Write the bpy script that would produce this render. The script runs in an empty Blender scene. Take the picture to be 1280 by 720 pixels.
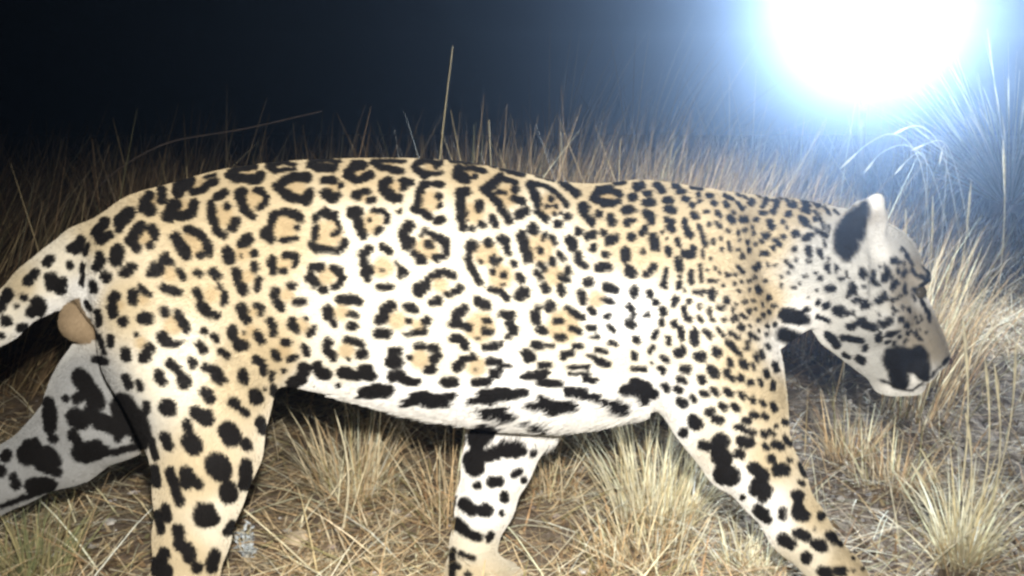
import bpy, math, random
import numpy as np
from mathutils import Vector, Matrix

rng = np.random.default_rng(11)
random.seed(11)
SC = bpy.context.scene
COL = SC.collection

# ------------------------------------------------------------------ camera
CAM_H, CAM_D, FPX, HORIZ = 0.82, 1.75, 1370.0, 150.0
PITCH = math.atan((360.0 - HORIZ) / FPX)
cd = bpy.data.cameras.new('camera')
cam = bpy.data.objects.new('camera', cd); COL.objects.link(cam)
cam.location = (0, -CAM_D, CAM_H)
cam.rotation_euler = (math.pi / 2 - PITCH, 0, 0)
cd.sensor_width = 36.0
cd.lens = 36.0 * FPX / 1280.0
cd.clip_start = 0.02; cd.clip_end = 300
SC.camera = cam

# ------------------------------------------------------------------ night sky
world = bpy.data.worlds.new('World'); SC.world = world
world.use_nodes = True
wn = world.node_tree
bg = wn.nodes['Background']
sky = wn.nodes.new('ShaderNodeTexSky'); sky.sky_type = 'NISHITA'; sky.sun_disc = False
sky.sun_elevation = math.radians(-4); sky.sun_rotation = math.radians(200)
wn.links.new(sky.outputs['Color'], bg.inputs['Color'])
bg.inputs['Strength'].default_value = 0.004

# ------------------------------------------------------------------ the flash of the camera that took the picture (just above its lens)
def lamp(name, kind, loc, target, energy, color, size, spot=None, blend=0.5):
    l = bpy.data.lights.new(name, kind); l.energy = energy; l.color = color
    l.shadow_soft_size = size
    if spot: l.spot_size = math.radians(spot); l.spot_blend = blend
    o = bpy.data.objects.new(name, l); COL.objects.link(o)
    o.location = loc
    o.rotation_euler = (Vector(target) - Vector(loc)).to_track_quat('-Z', 'Y').to_euler()
    return o

CAM = np.array([0.0, -CAM_D, CAM_H])
cp, sp_ = math.cos(PITCH), math.sin(PITCH)
FWD = np.array([0, cp, -sp_]); UP = np.array([0, sp_, cp]); RIGHT = np.array([1.0, 0, 0])

def ray(u, v):
    return FWD + RIGHT * ((u - 640.0) / FPX) + UP * ((360.0 - v) / FPX)
def P(u, v, Y=0.0):                     # point of the vertical plane y = Y seen at photo position u, v
    d = ray(u, v); t = (Y - CAM[1]) / d[1]
    return CAM + d * t
def scale_at(Y):
    return (Y + CAM_D) / cp / FPX       # metres per photo pixel
def G(u, v):                            # point of the flat ground
    d = ray(u, v); t = -CAM[2] / d[2]
    return CAM + d * t

lamp('camera_flash', 'SPOT', (0.02, -CAM_D - 0.01, CAM_H + 0.14), P(600, 470, 0.0), 365.0, (1.0, 0.965, 0.91), 0.018, 74, 1.0)
FLASH2 = P(1085, 8, 5.3)
lamp('trail_camera_flash', 'SPOT', FLASH2, (1.1, -CAM_D, 2.1), 4700.0, (0.78, 0.89, 1.0), 0.03, 92, 1.0)

vs = SC.view_settings
vs.view_transform = 'Standard'; vs.look = 'None'; vs.exposure = 0.0; vs.gamma = 1.0
vs.use_curve_mapping = False
SC.cycles.max_bounces = 5
SC.cycles.diffuse_bounces = 2
SC.cycles.transparent_max_bounces = 4
SC.cycles.volume_bounces = 0
SC.cycles.use_denoising = True
try: SC.cycles.filter_width = 2.7
except Exception: pass

# ------------------------------------------------------------------ helpers
def link(name, data, parent=None, label=None, cat=None, group=None, kind=None):
    o = bpy.data.objects.new(name, data); COL.objects.link(o)
    if parent is not None: o.parent = parent
    if label: o['label'] = label
    if cat: o['category'] = cat
    if group: o['group'] = group
    if kind: o['kind'] = kind
    return o

def mesh_np(name, V, F, mat=None, smooth=False, colors=None, cname='tint'):
    V = np.ascontiguousarray(V, dtype=np.float32); F = np.ascontiguousarray(F, dtype=np.int32)
    me = bpy.data.meshes.new(name)
    n, k = F.shape
    me.vertices.add(len(V)); me.vertices.foreach_set('co', V.ravel())
    me.loops.add(n * k); me.loops.foreach_set('vertex_index', F.ravel())
    me.polygons.add(n)
    me.polygons.foreach_set('loop_start', np.arange(0, n * k, k, dtype=np.int32))
    me.polygons.foreach_set('loop_total', np.full(n, k, dtype=np.int32))
    me.polygons.foreach_set('use_smooth', np.full(n, smooth, dtype=bool))
    if colors is not None:
        a = me.attributes.new(cname, 'FLOAT_COLOR', 'POINT')
        c = np.ones((len(V), 4), dtype=np.float32); c[:, :3] = colors
        a.data.foreach_set('color', c.ravel())
    me.update(calc_edges=True); me.validate()
    if mat: me.materials.append(mat)
    return me

def nodes(name):
    m = bpy.data.materials.new(name); m.use_nodes = True
    nt = m.node_tree
    return m, nt, nt.nodes['Principled BSDF']

def plain(name, col, rough=0.7, noise=0.25, scale=30.0, metal=0.0, bump=0.0):
    m, nt, b = nodes(name)
    tc = nt.nodes.new('ShaderNodeTexCoord')
    n = nt.nodes.new('ShaderNodeTexNoise'); n.inputs['Scale'].default_value = scale; n.inputs['Detail'].default_value = 5
    nt.links.new(tc.outputs['Object'], n.inputs['Vector'])
    r = nt.nodes.new('ShaderNodeValToRGB')
    r.color_ramp.elements[0].position = 0.3; r.color_ramp.elements[1].position = 0.7
    r.color_ramp.elements[0].color = [c * (1 - noise) for c in col] + [1]
    r.color_ramp.elements[1].color = [min(1, c * (1 + noise)) for c in col] + [1]
    nt.links.new(n.outputs['Fac'], r.inputs['Fac']); nt.links.new(r.outputs['Color'], b.inputs['Base Color'])
    b.inputs['Roughness'].default_value = rough; b.inputs['Metallic'].default_value = metal
    if bump:
        bp = nt.nodes.new('ShaderNodeBump'); bp.inputs['Strength'].default_value = bump; bp.inputs['Distance'].default_value = 0.01
        nt.links.new(n.outputs['Fac'], bp.inputs['Height']); nt.links.new(bp.outputs['Normal'], b.inputs['Normal'])
    return m

def tinted(name, rough=0.7, spec=0.25, transl=0.0, attr='tint', streak=0.0):
    """colour from a per-blade / per-hair attribute"""
    m, nt, b = nodes(name)
    a = nt.nodes.new('ShaderNodeAttribute'); a.attribute_name = attr
    src = a.outputs['Color']
    if streak:
        tc = nt.nodes.new('ShaderNodeTexCoord')
        n = nt.nodes.new('ShaderNodeTexNoise'); n.inputs['Scale'].default_value = 60; n.inputs['Detail'].default_value = 4
        nt.links.new(tc.outputs['Object'], n.inputs['Vector'])
        mr = nt.nodes.new('ShaderNodeMapRange')
        mr.inputs['From Min'].default_value = 0.3; mr.inputs['From Max'].default_value = 0.7
        mr.inputs['To Min'].default_value = 1 - streak; mr.inputs['To Max'].default_value = 1 + streak
        nt.links.new(n.outputs['Fac'], mr.inputs['Value'])
        vm = nt.nodes.new('ShaderNodeVectorMath'); vm.operation = 'SCALE'
        nt.links.new(src, vm.inputs[0]); nt.links.new(mr.outputs['Result'], vm.inputs['Scale'])
        src = vm.outputs['Vector']
    nt.links.new(src, b.inputs['Base Color'])
    b.inputs['Roughness'].default_value = rough
    b.inputs['Specular IOR Level'].default_value = spec
    if transl:
        t = nt.nodes.new('ShaderNodeBsdfTranslucent'); mx = nt.nodes.new('ShaderNodeMixShader')
        mx.inputs['Fac'].default_value = transl
        nt.links.new(src, t.inputs['Color'])
        nt.links.new(b.outputs['BSDF'], mx.inputs[1]); nt.links.new(t.outputs['BSDF'], mx.inputs[2])
        nt.links.new(mx.outputs['Shader'], nt.nodes['Material Output'].inputs['Surface'])
    return m

def vnoise(X, Y, seed, scale):
    """smooth value noise in numpy"""
    r = np.random.default_rng(seed); N = 256
    T = r.random((N, N)).astype(np.float32)
    x = X * scale; y = Y * scale
    xi = np.floor(x).astype(int); yi = np.floor(y).astype(int)
    fx = (x - xi); fy = (y - yi)
    fx = fx * fx * (3 - 2 * fx); fy = fy * fy * (3 - 2 * fy)
    a = T[xi % N, yi % N]; b = T[(xi + 1) % N, yi % N]; c = T[xi % N, (yi + 1) % N]; d = T[(xi + 1) % N, (yi + 1) % N]
    return (a * (1 - fx) + b * fx) * (1 - fy) + (c * (1 - fx) + d * fx) * fy - 0.5

# ------------------------------------------------------------------ ground
def ground_h(x, y):
    x = np.asarray(x, dtype=np.float64); y = np.asarray(y, dtype=np.float64)
    return (0.05 * vnoise(x, y, 1, 0.9) + 0.022 * vnoise(x, y, 2, 4.0) + 0.010 * vnoise(x, y, 3, 13.0)
            - 0.012)
def ground_sheet():
    xs = np.concatenate([np.linspace(-40, -6, 24)[:-1], np.linspace(-6, 6, 260), np.linspace(6, 40, 24)[1:]])
    ys = np.concatenate([np.linspace(-12, -1.5, 16)[:-1], np.linspace(-1.5, 8, 230), np.linspace(8, 60, 30)[1:]])
    X, Y = np.meshgrid(xs, ys, indexing='ij')
    V = np.stack([X, Y, ground_h(X, Y)], -1).reshape(-1, 3)
    nx, ny = len(xs), len(ys)
    i, j = np.meshgrid(np.arange(nx - 1), np.arange(ny - 1), indexing='ij')
    a = (i * ny + j).ravel()
    F = np.stack([a, a + ny, a + ny + 1, a + 1], -1)
    m, nt, b = nodes('earth')
    tc = nt.nodes.new('ShaderNodeTexCoord')
    n1 = nt.nodes.new('ShaderNodeTexNoise'); n1.inputs['Scale'].default_value = 3.0; n1.inputs['Detail'].default_value = 8
    n2 = nt.nodes.new('ShaderNodeTexNoise'); n2.inputs['Scale'].default_value = 45.0; n2.inputs['Detail'].default_value = 8; n2.inputs['Roughness'].default_value = 0.7
    for n in (n1, n2): nt.links.new(tc.outputs['Object'], n.inputs['Vector'])
    r = nt.nodes.new('ShaderNodeValToRGB'); e = r.color_ramp.elements
    e[0].position = 0.3; e[0].color = (0.10, 0.075, 0.055, 1); e[1].position = 0.72; e[1].color = (0.42, 0.33, 0.22, 1)
    k = e.new(0.5); k.color = (0.27, 0.205, 0.145, 1)
    mx = nt.nodes.new('ShaderNodeMath'); mx.operation = 'MULTIPLY_ADD'; mx.inputs[1].default_value = 0.45; 
    nt.links.new(n1.outputs['Fac'], mx.inputs[0])
    m2 = nt.nodes.new('ShaderNodeMath'); m2.operation = 'MULTIPLY'; m2.inputs[1].default_value = 0.55
    nt.links.new(n2.outputs['Fac'], m2.inputs[0]); nt.links.new(m2.outputs[0], mx.inputs[2])
    nt.links.new(mx.outputs[0], r.inputs['Fac']); nt.links.new(r.outputs['Color'], b.inputs['Base Color'])
    b.inputs['Roughness'].default_value = 0.95; b.inputs['Specular IOR Level'].default_value = 0.15
    bp = nt.nodes.new('ShaderNodeBump'); bp.inputs['Strength'].default_value = 0.8; bp.inputs['Distance'].default_value = 0.02
    nt.links.new(n2.outputs['Fac'], bp.inputs['Height']); nt.links.new(bp.outputs['Normal'], b.inputs['Normal'])
    link('ground', mesh_np('ground', V, F, m, True), kind='structure')
ground_sheet()

# ------------------------------------------------------------------ the jaguar's coat, drawn as strokes: "radius:x,y x,y ..." (t = tan heart of a rosette)
TILES = []
def tile(x0, y0, text, keep=None): TILES.append((x0, y0, text, keep))
tile(0, 180, """40:1110,290 1150,250 1180,225;22:1200,295 1275,280;t35:1230,240;38:895,390 935,415;28:890,370 930,320;30:1010,290 1005,345;25:920,330;t30:950,350
42:1050,450 1085,380;30:1205,370 1195,430 1130,450;t40:1140,395;42:750,490 800,430;20:740,535;30:600,560 650,490;28:625,605 680,570;20:600,540 620,600;28:440,655 500,600;30:480,660 495,640;14:520,690 550,630
36:815,600 875,515;28:850,650 830,620;32:950,530 965,565;28:935,635;t40:900,580;42:735,665 720,720;30:620,700 620,720;34:1095,580 1130,640 1165,690;26:1170,535 1220,545 1270,580;24:1250,690;t60:1200,620;32:1030,715;20:300,715""")
tile(256, 180, """22:0,255 60,235;10:0,205 60,195;28:150,195 200,215 330,220 345,195;18:150,180 220,150 310,140;t32:270,185;20:345,200;22:400,140 440,160;12:440,165 560,150;10:390,125 480,115 560,120;24:665,125 700,145 800,145;10:660,110 760,100 840,105;18:815,130;t20:750,125
30:885,185 930,135 985,130;26:900,200 940,225;24:980,220 1030,190;t28:970,180;20:1050,110 1110,145 1220,165;10:1050,105 1140,100 1240,105;t20:1150,130;28:450,265 500,225 570,205 640,205;28:450,270 520,325 620,355;26:640,355 650,300;14:640,230;t48:570,275
26:740,225 800,220;22:845,260;34:755,310 800,340;22:830,320;t28:800,270;34:945,320;18:960,300 1020,290;22:1030,350 1055,345;t20:990,335;32:1105,255 1140,310 1180,340;20:1120,235 1160,220;22:1215,350 1215,330;22:1230,225 1275,240;22:1235,270;t35:1180,270;16:1215,420
30:205,310 235,300;32:210,320 245,410;26:245,410 300,455;20:310,290 350,290 380,330 375,370 345,395;t48:300,345;28:80,325 120,310;26:35,370 40,460 80,550 115,575;24:135,390;28:170,520 185,480;t50:110,450;28:390,560 410,600;40:385,560;24:410,510 430,440 490,420 560,440;26:570,450 590,465;16:575,520;18:480,605 560,590;t60:490,520
22:690,465 710,440 750,415;30:755,430 800,445;26:690,530 685,565;28:665,620 690,655;22:690,655 840,670 875,610;14:820,480 840,530;16:800,560 840,545;t70:770,560;36:920,430 950,420;28:945,460 970,540 990,570;16:1050,415 1100,410 1140,450 1130,490;20:1070,550 1095,530;12:1020,475;t55:1040,490;28:1270,500 1235,570 1260,640
32:990,690 1020,660;24:1105,640 1145,665;36:140,670 150,720;36:235,615 265,590;26:305,685;t40:230,680;8:225,700;28:10,620 20,680;22:420,715;22:500,695 570,700""")
tile(512, 180, """26:30,140 55,170 90,190;16:40,115 90,100 190,120;14:90,185 190,180;12:155,140;t25:120,145;14:250,100 400,115 500,120 600,140;18:580,155 650,165 700,180;12:800,190 900,220;22:950,240 1000,275 1050,310;32:300,160 300,195 350,215;14:300,150 380,150 470,170;16:405,200;t28:370,180
24:75,260 110,250;20:150,250 200,255;26:65,290 45,380;24:30,405 70,420 120,455;24:180,325;20:185,385;24:170,480 200,470;t55:125,360;30:310,310 350,300;26:320,330 310,380;30:320,390 330,520;26:430,370 435,400;22:450,500;24:510,460 530,500;18:390,520;t52:400,430
28:465,280 520,250 560,210;24:470,280 540,350;24:540,350 620,480;18:600,220 660,240;24:660,285;16:550,295 600,305;24:650,345 700,355;30:680,440 715,420;t52:610,330;24:750,245 770,300;28:780,310 795,370;14:760,235 850,265 920,310 980,380;22:800,425 850,470;20:880,340;18:855,390;14:910,385;14:905,440;12:945,420;24:985,450;28:930,500;t55:870,380
26:1150,330 1180,290 1250,280;26:1150,340 1200,365 1270,370;t38:1230,320;36:1085,400;22:1090,440 1135,490;26:1175,440;24:1250,460 1265,490;26:1050,545;26:1110,570 1145,560;30:1005,600 1015,640;22:1205,550;32:1250,600 1270,590;28:1150,650;24:1220,690;26:1055,690 1055,720;36:770,530
30:700,570 715,640;30:725,650 740,720;14:830,590 845,560;18:890,580 910,620;22:815,665;22:935,690 950,710;12:885,715;t70:810,650;42:385,640;26:365,710;32:490,615;30:570,590 590,605;20:605,655 615,680;16:515,710;14:570,715;t60:480,690
18:90,540 150,570;24:150,570 220,600 225,690;20:225,690 150,710;16:65,570;22:100,625 125,635;22:30,685 80,715;20:5,600 5,640;24:5,510;t60:100,660""")
tile(768, 180, """24:130,270 170,255;28:110,330;14:185,305 215,308;24:190,365 230,365;20:215,350;28:65,415 85,405;12:130,415;26:80,490;16:110,470;28:200,435 225,450;24:225,480;24:175,550 185,530;26:105,575;30:240,590 250,640;20:265,655;12:290,545;10:325,595;18:178,668;28:65,670 70,720;20:5,580;22:10,300 30,310;20:5,365 20,360;10:0,245 60,240
24:270,265 290,285;22:255,255;24:325,350 340,350;24:330,410 360,412;20:325,470 350,480;22:340,520 360,535;16:435,480 445,520;20:460,550 470,570;16:390,600 400,630;22:330,660 335,680;14:370,260 400,265;18:400,300 425,295;16:430,345 450,350;16:475,380 490,385;16:515,315;14:530,355;14:580,320 600,325;14:610,365 630,375;24:495,440 505,450;16:575,420;16:640,430 655,445;16:590,500;14:635,495 655,515;14:530,520 540,560;16:550,580 565,630;14:485,270 540,275
18:695,370 700,380;12:770,370 790,395;16:800,400;16:735,428;20:710,460 740,485;22:800,470 815,470;16:710,545;14:770,555;16:815,540;14:660,585;14:615,600 612,620;12:710,620 725,660;14:668,660;12:770,655;10:780,600;14:835,610;14:845,660;12:885,630;10:870,560;10:865,520;18:885,470;14:920,430 940,430;18:845,370;14:920,385 940,350;18:1010,360 1000,390;20:990,420;22:970,490 985,515;16:930,570 960,570;12:920,605;14:920,685 950,685;14:1000,595 1035,630;16:990,650;18:1055,580;24:1130,560;22:1190,590 1220,570;18:1120,655;20:1210,660 1215,685;18:1160,460 1200,500;22:1085,435;14:1050,485;12:1075,520;14:1090,375 1125,385;18:1180,410 1210,420;14:1170,360 1210,390;16:1250,470;14:1260,535;16:1270,380
18:800,705;26:435,690 470,690;22:490,650;12:545,670 550,700;10:600,715;10:385,715;10:690,315;10:715,330""")
tile(0, 324, """26:285,25 310,0;20:430,30 440,50;30:175,135 215,90;36:315,120 320,165;34:380,140 375,190;26:145,235;16:100,295;50:235,285 240,310;26:180,330 200,340;36:35,390;28:120,430 150,430;36:0,300 40,220;20:5,480
16:510,40 510,160;32:600,50 625,10;18:690,5 740,0;36:660,110;32:770,80 820,45;22:575,150 585,195;46:960,70 985,60;26:1020,15 1060,20;24:1125,75 1140,110;t35:1060,90;28:1025,180 1090,195;22:1120,210;22:1225,80 1250,90;24:1225,200 1245,240;28:1260,290 1270,320
34:825,215 830,260;20:870,175 900,200;18:935,220;t30:890,250;30:700,250 715,230;28:695,300 700,350;32:765,390;t22:740,290;36:890,365 920,370;32:1025,330;28:1110,340 1145,400;22:1165,440;36:1010,480 1030,510;24:1060,520 1105,530;12:1145,515;t50:1080,410;16:848,470;42:900,610;36:935,560;t30:880,520;22:690,490 690,530;28:780,570 785,610;28:1065,650 1110,690;26:1190,640 1205,660;24:1240,530 1265,570;20:1275,450;30:990,715
16:540,270 560,310;18:605,330 615,410;14:550,380;14:570,430 620,500 650,590;20:590,620 650,640""")
tile(256, 324, """28:45,75 75,105;18:90,175;22:120,220 115,270;20:40,350 80,345;24:10,300 15,340;t38:40,220;26:140,0 160,10;30:195,75 205,110;30:215,160 240,195;24:305,40 305,60;22:335,130 325,185;t34:265,110;26:420,20 425,80;18:480,75 500,72;12:570,5 555,40;t35:490,30;36:225,310 240,340;26:260,380;16:310,285 350,300 345,350;t25:300,330;24:435,190 430,220;28:450,270 475,300;26:540,165;26:570,265 610,260;t35:510,220
28:165,430 180,490;34:210,540 240,540;10:245,460;t28:240,490;26:325,470 350,510;20:400,385 425,420 425,465;t25:290,450;30:545,390 550,420;16:570,450;18:630,365;24:655,460 675,435;t35:605,415;20:490,522 520,522;26:430,590 450,615;22:530,625 560,615;22:615,550 635,590;t32:490,570;16:10,450;22:50,480 70,500;14:0,560;24:105,580 135,600;26:0,670 60,690 90,715;28:235,710;26:320,630 345,640;22:360,670 365,710;14:420,710;14:485,700;42:620,690;34:700,670 720,700;24:755,705
30:675,50 715,50;30:650,110 680,150;28:735,195;26:800,55 830,70;20:860,110 840,160 805,175;t48:760,110;30:850,250 900,245;30:930,250 960,270;36:765,320 775,350;26:800,400;18:895,348 940,350;26:905,420 930,420;t40:850,330;30:765,520 760,560;30:760,570 800,605;20:880,505 930,515 980,535;28:965,595 990,590;12:900,625;t40:880,570;34:850,705 890,710;34:990,690 1020,690
30:990,10;34:1000,80 1020,70;24:1015,120;24:1095,175 1160,172;24:1215,60 1245,80;18:1215,105;12:1200,20 1220,45;10:1110,70;t52:1110,50;32:1120,305 1165,285;38:1090,380 1110,370;28:1075,465 1140,468;26:1265,295 1275,305;16:1270,385;18:1250,465 1280,468;t48:1200,380;28:1165,580 1210,570;42:1165,640 1195,640;12:1265,610;22:1160,715 1230,715""")
tile(512, 324, """20:50,10 90,12;12:170,5;40:50,195 80,170;20:110,130 150,100 210,80;26:250,90 270,100;18:230,215 300,195 315,175;12:300,160;t40:190,160;32:145,270 175,265;22:365,10 400,90 440,150;14:440,15;22:520,10 540,20;10:575,5;20:640,20 650,35;18:515,80;22:585,100;24:680,100 700,130;12:580,155;20:505,185 560,205 605,245;38:690,220 715,205;t60:570,110
30:425,265 480,290;32:335,305 290,355;24:260,400 300,405 370,425;26:575,345 630,350;18:465,380 500,382;20:460,445 510,455;30:630,415 650,440;22:615,487;26:470,550 530,545;18:570,530;12:420,490;26:270,490 310,490;26:330,510 345,545;t75:440,420;26:10,305 25,315;12:5,385;32:105,385;22:10,465 90,445;t30:50,410
22:40,540 80,540;24:130,550 165,560;26:175,600 145,625;30:110,690 130,685;12:5,610;t48:60,620;22:330,625 400,610;32:295,675 310,660;24:500,640 550,640;14:570,660 625,665;24:520,710 555,695;t50:420,670;8:410,690;18:735,5;20:815,35 845,60;20:880,10 895,25;22:790,85 810,110;28:835,170 855,190;24:940,180 950,205;20:985,60 995,80;22:945,110 980,125;20:1060,10 1100,45;26:1175,55 1240,50;22:1240,40;t50:900,100
34:1115,145;26:1070,210 1080,260;20:1130,310 1145,330;28:1230,170 1275,185;18:1210,255 1260,260;22:1235,355;t45:1170,250;40:875,295;20:800,305;30:780,350 790,380;20:980,305 1010,330 1080,360;18:905,390 945,388;22:805,440 845,450;20:920,485 965,485;20:1010,435 1055,450;18:1115,425 1150,430;14:1140,485 1170,488;16:1240,420 1270,450;16:1030,535 1070,542;24:770,535 820,540;14:820,535 890,538;t80:960,420
24:710,585 760,600;28:730,620 760,610;16:815,658 880,658;18:950,590 1010,580;16:955,615;12:1160,565 1230,582;12:1110,600 1170,620;20:1170,625 1230,655;12:985,675 1110,672;16:1250,525 1280,530;20:740,720 850,705;12:1000,718 1100,716""")
tile(768, 324, """34:90,70 105,80;16:75,20;24:245,40 230,60;26:195,95 215,80;14:320,60 310,130;26:305,165;22:395,20 405,60;14:405,110;16:405,150 405,170;16:478,80 478,140;10:535,30 540,90 548,130;14:510,200;16:505,200;14:553,190 550,215;8:440,195;22:612,205 608,235;24:125,190 115,220;20:210,215 215,230;20:255,270;22:295,310 300,330;16:293,380 295,410;20:385,245 370,285;16:463,265;14:530,285 530,300;16:430,310 440,340;20:455,360 468,380;14:592,310 600,340;14:612,380;18:525,365 540,378;20:660,300 670,300;16:685,375;20:745,372 755,370;18:85,290 105,310;20:115,350;28:90,395 110,410;18:200,350;20:370,400 375,415;20:415,430 415,490;28:500,460 500,500;26:505,520;18:565,445 605,490;12:645,430 680,480;12:725,460 770,492
20:130,500 140,510;16:255,455 240,490;16:333,490 332,520;34:400,580 410,575;30:525,605 545,608;28:630,575 640,580;20:710,520 745,555;12:750,560 790,600;16:845,465 890,500;14:830,520;14:825,560;20:790,425;12:840,415;16:845,325;18:810,265;12:780,195;16:600,135;12:640,140;12:680,162;16:705,100;10:655,85;12:625,60;8:575,65;12:770,50 800,75;12:750,150;10:750,95;10:795,145;12:840,135;12:840,195;12:875,115;20:880,50 895,35;12:940,135;14:890,175 905,205;16:700,240 700,265;10:755,285;12:740,315;10:795,350 820,365;10:880,315;14:870,260;10:925,285;18:965,245;14:995,290;12:965,330;12:930,350;12:905,380;10:900,445;12:955,415;12:955,470;12:945,535 960,555;16:910,580 925,610;14:880,600 890,630;20:795,640 815,670;22:715,630 725,650;14:865,660 875,685;16:945,690 950,715;18:1000,660 1015,690;14:1005,410;28:595,690 630,705;24:705,705;26:425,685 460,690;16:300,615 325,630;16:285,680 305,700;22:120,600 125,615;10:230,655;14:215,580 235,550;14:110,680 180,690
10:960,35;10:1010,30;10:1130,5;16:1205,15;12:1190,105;8:1160,150;10:1120,180;8:1045,165;8:1037,115;8:1070,10 1100,50;10:1255,195;8:1205,238;12:1270,275;14:1185,318 1210,312;6:1255,85;8:1085,85;12:1275,120""")
tile(0, 468, """30:990,20 1020,50;44:1140,30 1150,50;20:860,50 875,90;22:910,190 910,235;46:1030,205 1060,215;40:1225,240 1270,270;26:1160,300 1175,340;54:1185,420 1210,450;34:1030,400 1050,450;28:965,600 975,680;20:945,420 970,520;40:1160,620 1165,680;30:1200,660 1240,690;24:1070,600 1085,700;26:1270,110;26:780,20 800,70
57:500,20 540,80 600,170;67:770,200 790,280;52:720,330 620,290;37:560,220 600,280;57:470,270 500,290;39:300,180 310,330;31:480,150;23:410,150;31:330,405;57:500,490 590,470;37:450,380 480,420;37:530,520 640,480;67:170,500 190,470;77:280,530 300,540;27:360,610;29:40,500 25,520;35:0,600;23:75,640;31:100,690;47:200,700 300,690;37:860,400;23:730,410""")
tile(256, 468, """26:60,15 110,40;34:235,10 240,30;38:310,125 325,160;30:170,165 195,190;24:230,215 255,240;60:140,350 165,390;32:255,430 265,450;30:345,295 360,350;36:20,130 30,150;40:10,260 15,290;70:70,560 100,600;36:255,600 260,560;36:255,680;50:150,715;24:430,80 430,120;14:415,10 415,30;40:550,60 600,20;10:370,90
30:720,0 760,0;28:900,5 1040,10;16:830,65;36:990,110 1120,110;20:960,120;30:1050,85 1150,95;26:1160,20 1230,20;30:1260,40;22:1240,185 1280,180""")
tile(512, 468, """24:0,40 40,45;30:215,50 280,45;24:400,50 490,45;16:510,10 550,10;18:710,20 840,5;22:810,50 930,60;10:1000,0 1120,0;18:1090,32 1160,38;40:30,150 100,150;40:100,165 210,170;24:220,145 260,135;20:380,170 420,165;42:460,140 600,120;30:500,165;28:620,125 710,115;30:980,110 1080,120;22:1080,130 1170,150;40:840,190 900,220;20:740,205 800,205;32:920,205 1010,210;28:820,160;24:1210,180 1280,200;28:1270,220;30:450,250 580,240;30:560,270 620,270;14:400,235
60:420,400 470,370;40:420,460;40:470,510 540,490;50:600,470 660,470;30:700,475;22:530,340;22:770,495;55:390,540 410,580;14:690,310 730,310;16:770,330 820,350;18:860,370;30:510,670 560,670;20:650,630 690,605;20:420,695""")
tile(768, 468, """50:130,70 190,100;30:60,100 240,120;40:180,150;36:0,200 50,230;18:310,70 330,100;18:385,85 410,100;18:400,25 440,45;20:535,20 550,40;20:610,5 640,10;20:480,140 495,160;26:410,165 435,185;20:545,110 570,130;18:615,95 640,115;20:700,105 725,125;18:785,125 805,140;16:855,150 865,165;16:920,170 930,195;16:985,180 1000,225;20:710,10 735,25;18:780,15 795,30;22:850,50;12:910,40 912,70;16:990,55 990,85;18:955,5;20:665,190 690,210;18:745,200 765,215;24:580,240 600,230;28:630,280 660,285;40:490,290 510,310;24:865,250 880,255;18:930,260 945,265;20:815,285 835,295;20:770,330 800,340;18:830,355 865,370;18:925,365 945,385;14:970,355 990,375;12:1010,325;20:1065,300;14:1065,400 1100,440;24:1005,440 1040,450;16:935,445 955,460
32:790,420 840,425;34:835,430;28:765,495 795,500;55:660,420;55:660,510 680,530;30:550,440 600,450;30:430,370;60:680,620 720,640;38:870,590 920,620;26:940,640;28:980,525;40:1020,600 1060,600;18:1165,560 1190,620;14:1095,540;16:1160,675 1180,685;40:890,690 930,710""")
tile(128, 576, """34:530,70 545,120;30:590,140;30:420,70 440,130;32:450,160 480,250;70:720,40 740,60;58:785,205;38:890,50 890,150;75:640,340;40:690,370;30:390,300 400,360;36:470,430 480,520;42:530,560 545,600;36:590,670;34:700,580 680,670;40:380,590;60:350,660 380,700;30:780,440 810,400;30:325,50 335,130;24:340,330 365,440""")
tile(512, 576, """28:520,140 560,130;18:650,95 690,70;22:420,160;24:585,210 590,240;40:340,270 390,310;40:460,310 480,310;14:575,330;36:290,390 330,430;26:360,450 430,480;20:490,485 505,465;20:320,580 390,610;16:220,560;18:300,660;20:360,705;14:270,230 250,400;18:270,560 265,720;20:715,120""")
tile(896, 576, """40:240,180 310,190;40:290,220;16:160,230;40:505,220;36:510,290;40:510,330 540,340;26:635,200 645,230;26:650,345;14:735,350 745,380;26:405,315 410,345;36:255,310 290,340;26:320,370;28:500,450 560,480;34:620,520 660,540;28:705,465 730,490;16:770,515;36:410,490 460,520;36:560,610;36:660,690 700,710;30:760,690 790,690;10:840,565;12:850,610;8:610,425;8:855,688;10:910,670;14:530,140""")
tile(960, 220, """22:590,600 600,620;12:655,600 650,640;20:740,600 730,640;14:660,665 690,670;18:800,670 780,700;14:780,520;16:780,530;12:830,455;14:865,490 870,510;10:820,540;16:855,600;12:810,600;8:700,570;14:455,640;14:430,570;10:380,520;14:360,570;14:325,640;24:375,705 400,700;20:520,705 540,700;12:600,695;14:325,470 330,490;12:330,350 345,370;12:900,590 930,620 970,630;9:970,560 1000,600 990,660 950,690;10:600,640;10:850,545""")
tile(960, 364, """16:545,60 570,50;24:595,95 610,85;16:355,95 370,85;14:310,70;34:430,120 450,125;14:490,135 535,135;12:310,160 380,185;20:505,220 545,215;18:570,185 600,180;26:600,210 660,220;22:720,210 760,180;26:740,195;18:695,270 690,300;16:745,270 780,260;12:738,320;12:790,325;10:850,315;18:830,180;18:865,210;12:870,260;12:920,255;10:950,290;10:820,285;16:460,285 580,310;20:605,355;24:565,415 585,430;24:370,270 430,330;14:470,390 500,410;20:680,60 730,40;14:780,50;12:780,105;10:690,145;20:500,20 540,5;12:840,100;12:880,120;10:930,190
62:800,440 810,500;46:825,565;44:940,405 965,490;46:890,470;28:985,530;10:960,60 1000,130 1010,180;45:110,150 190,165""")

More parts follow.
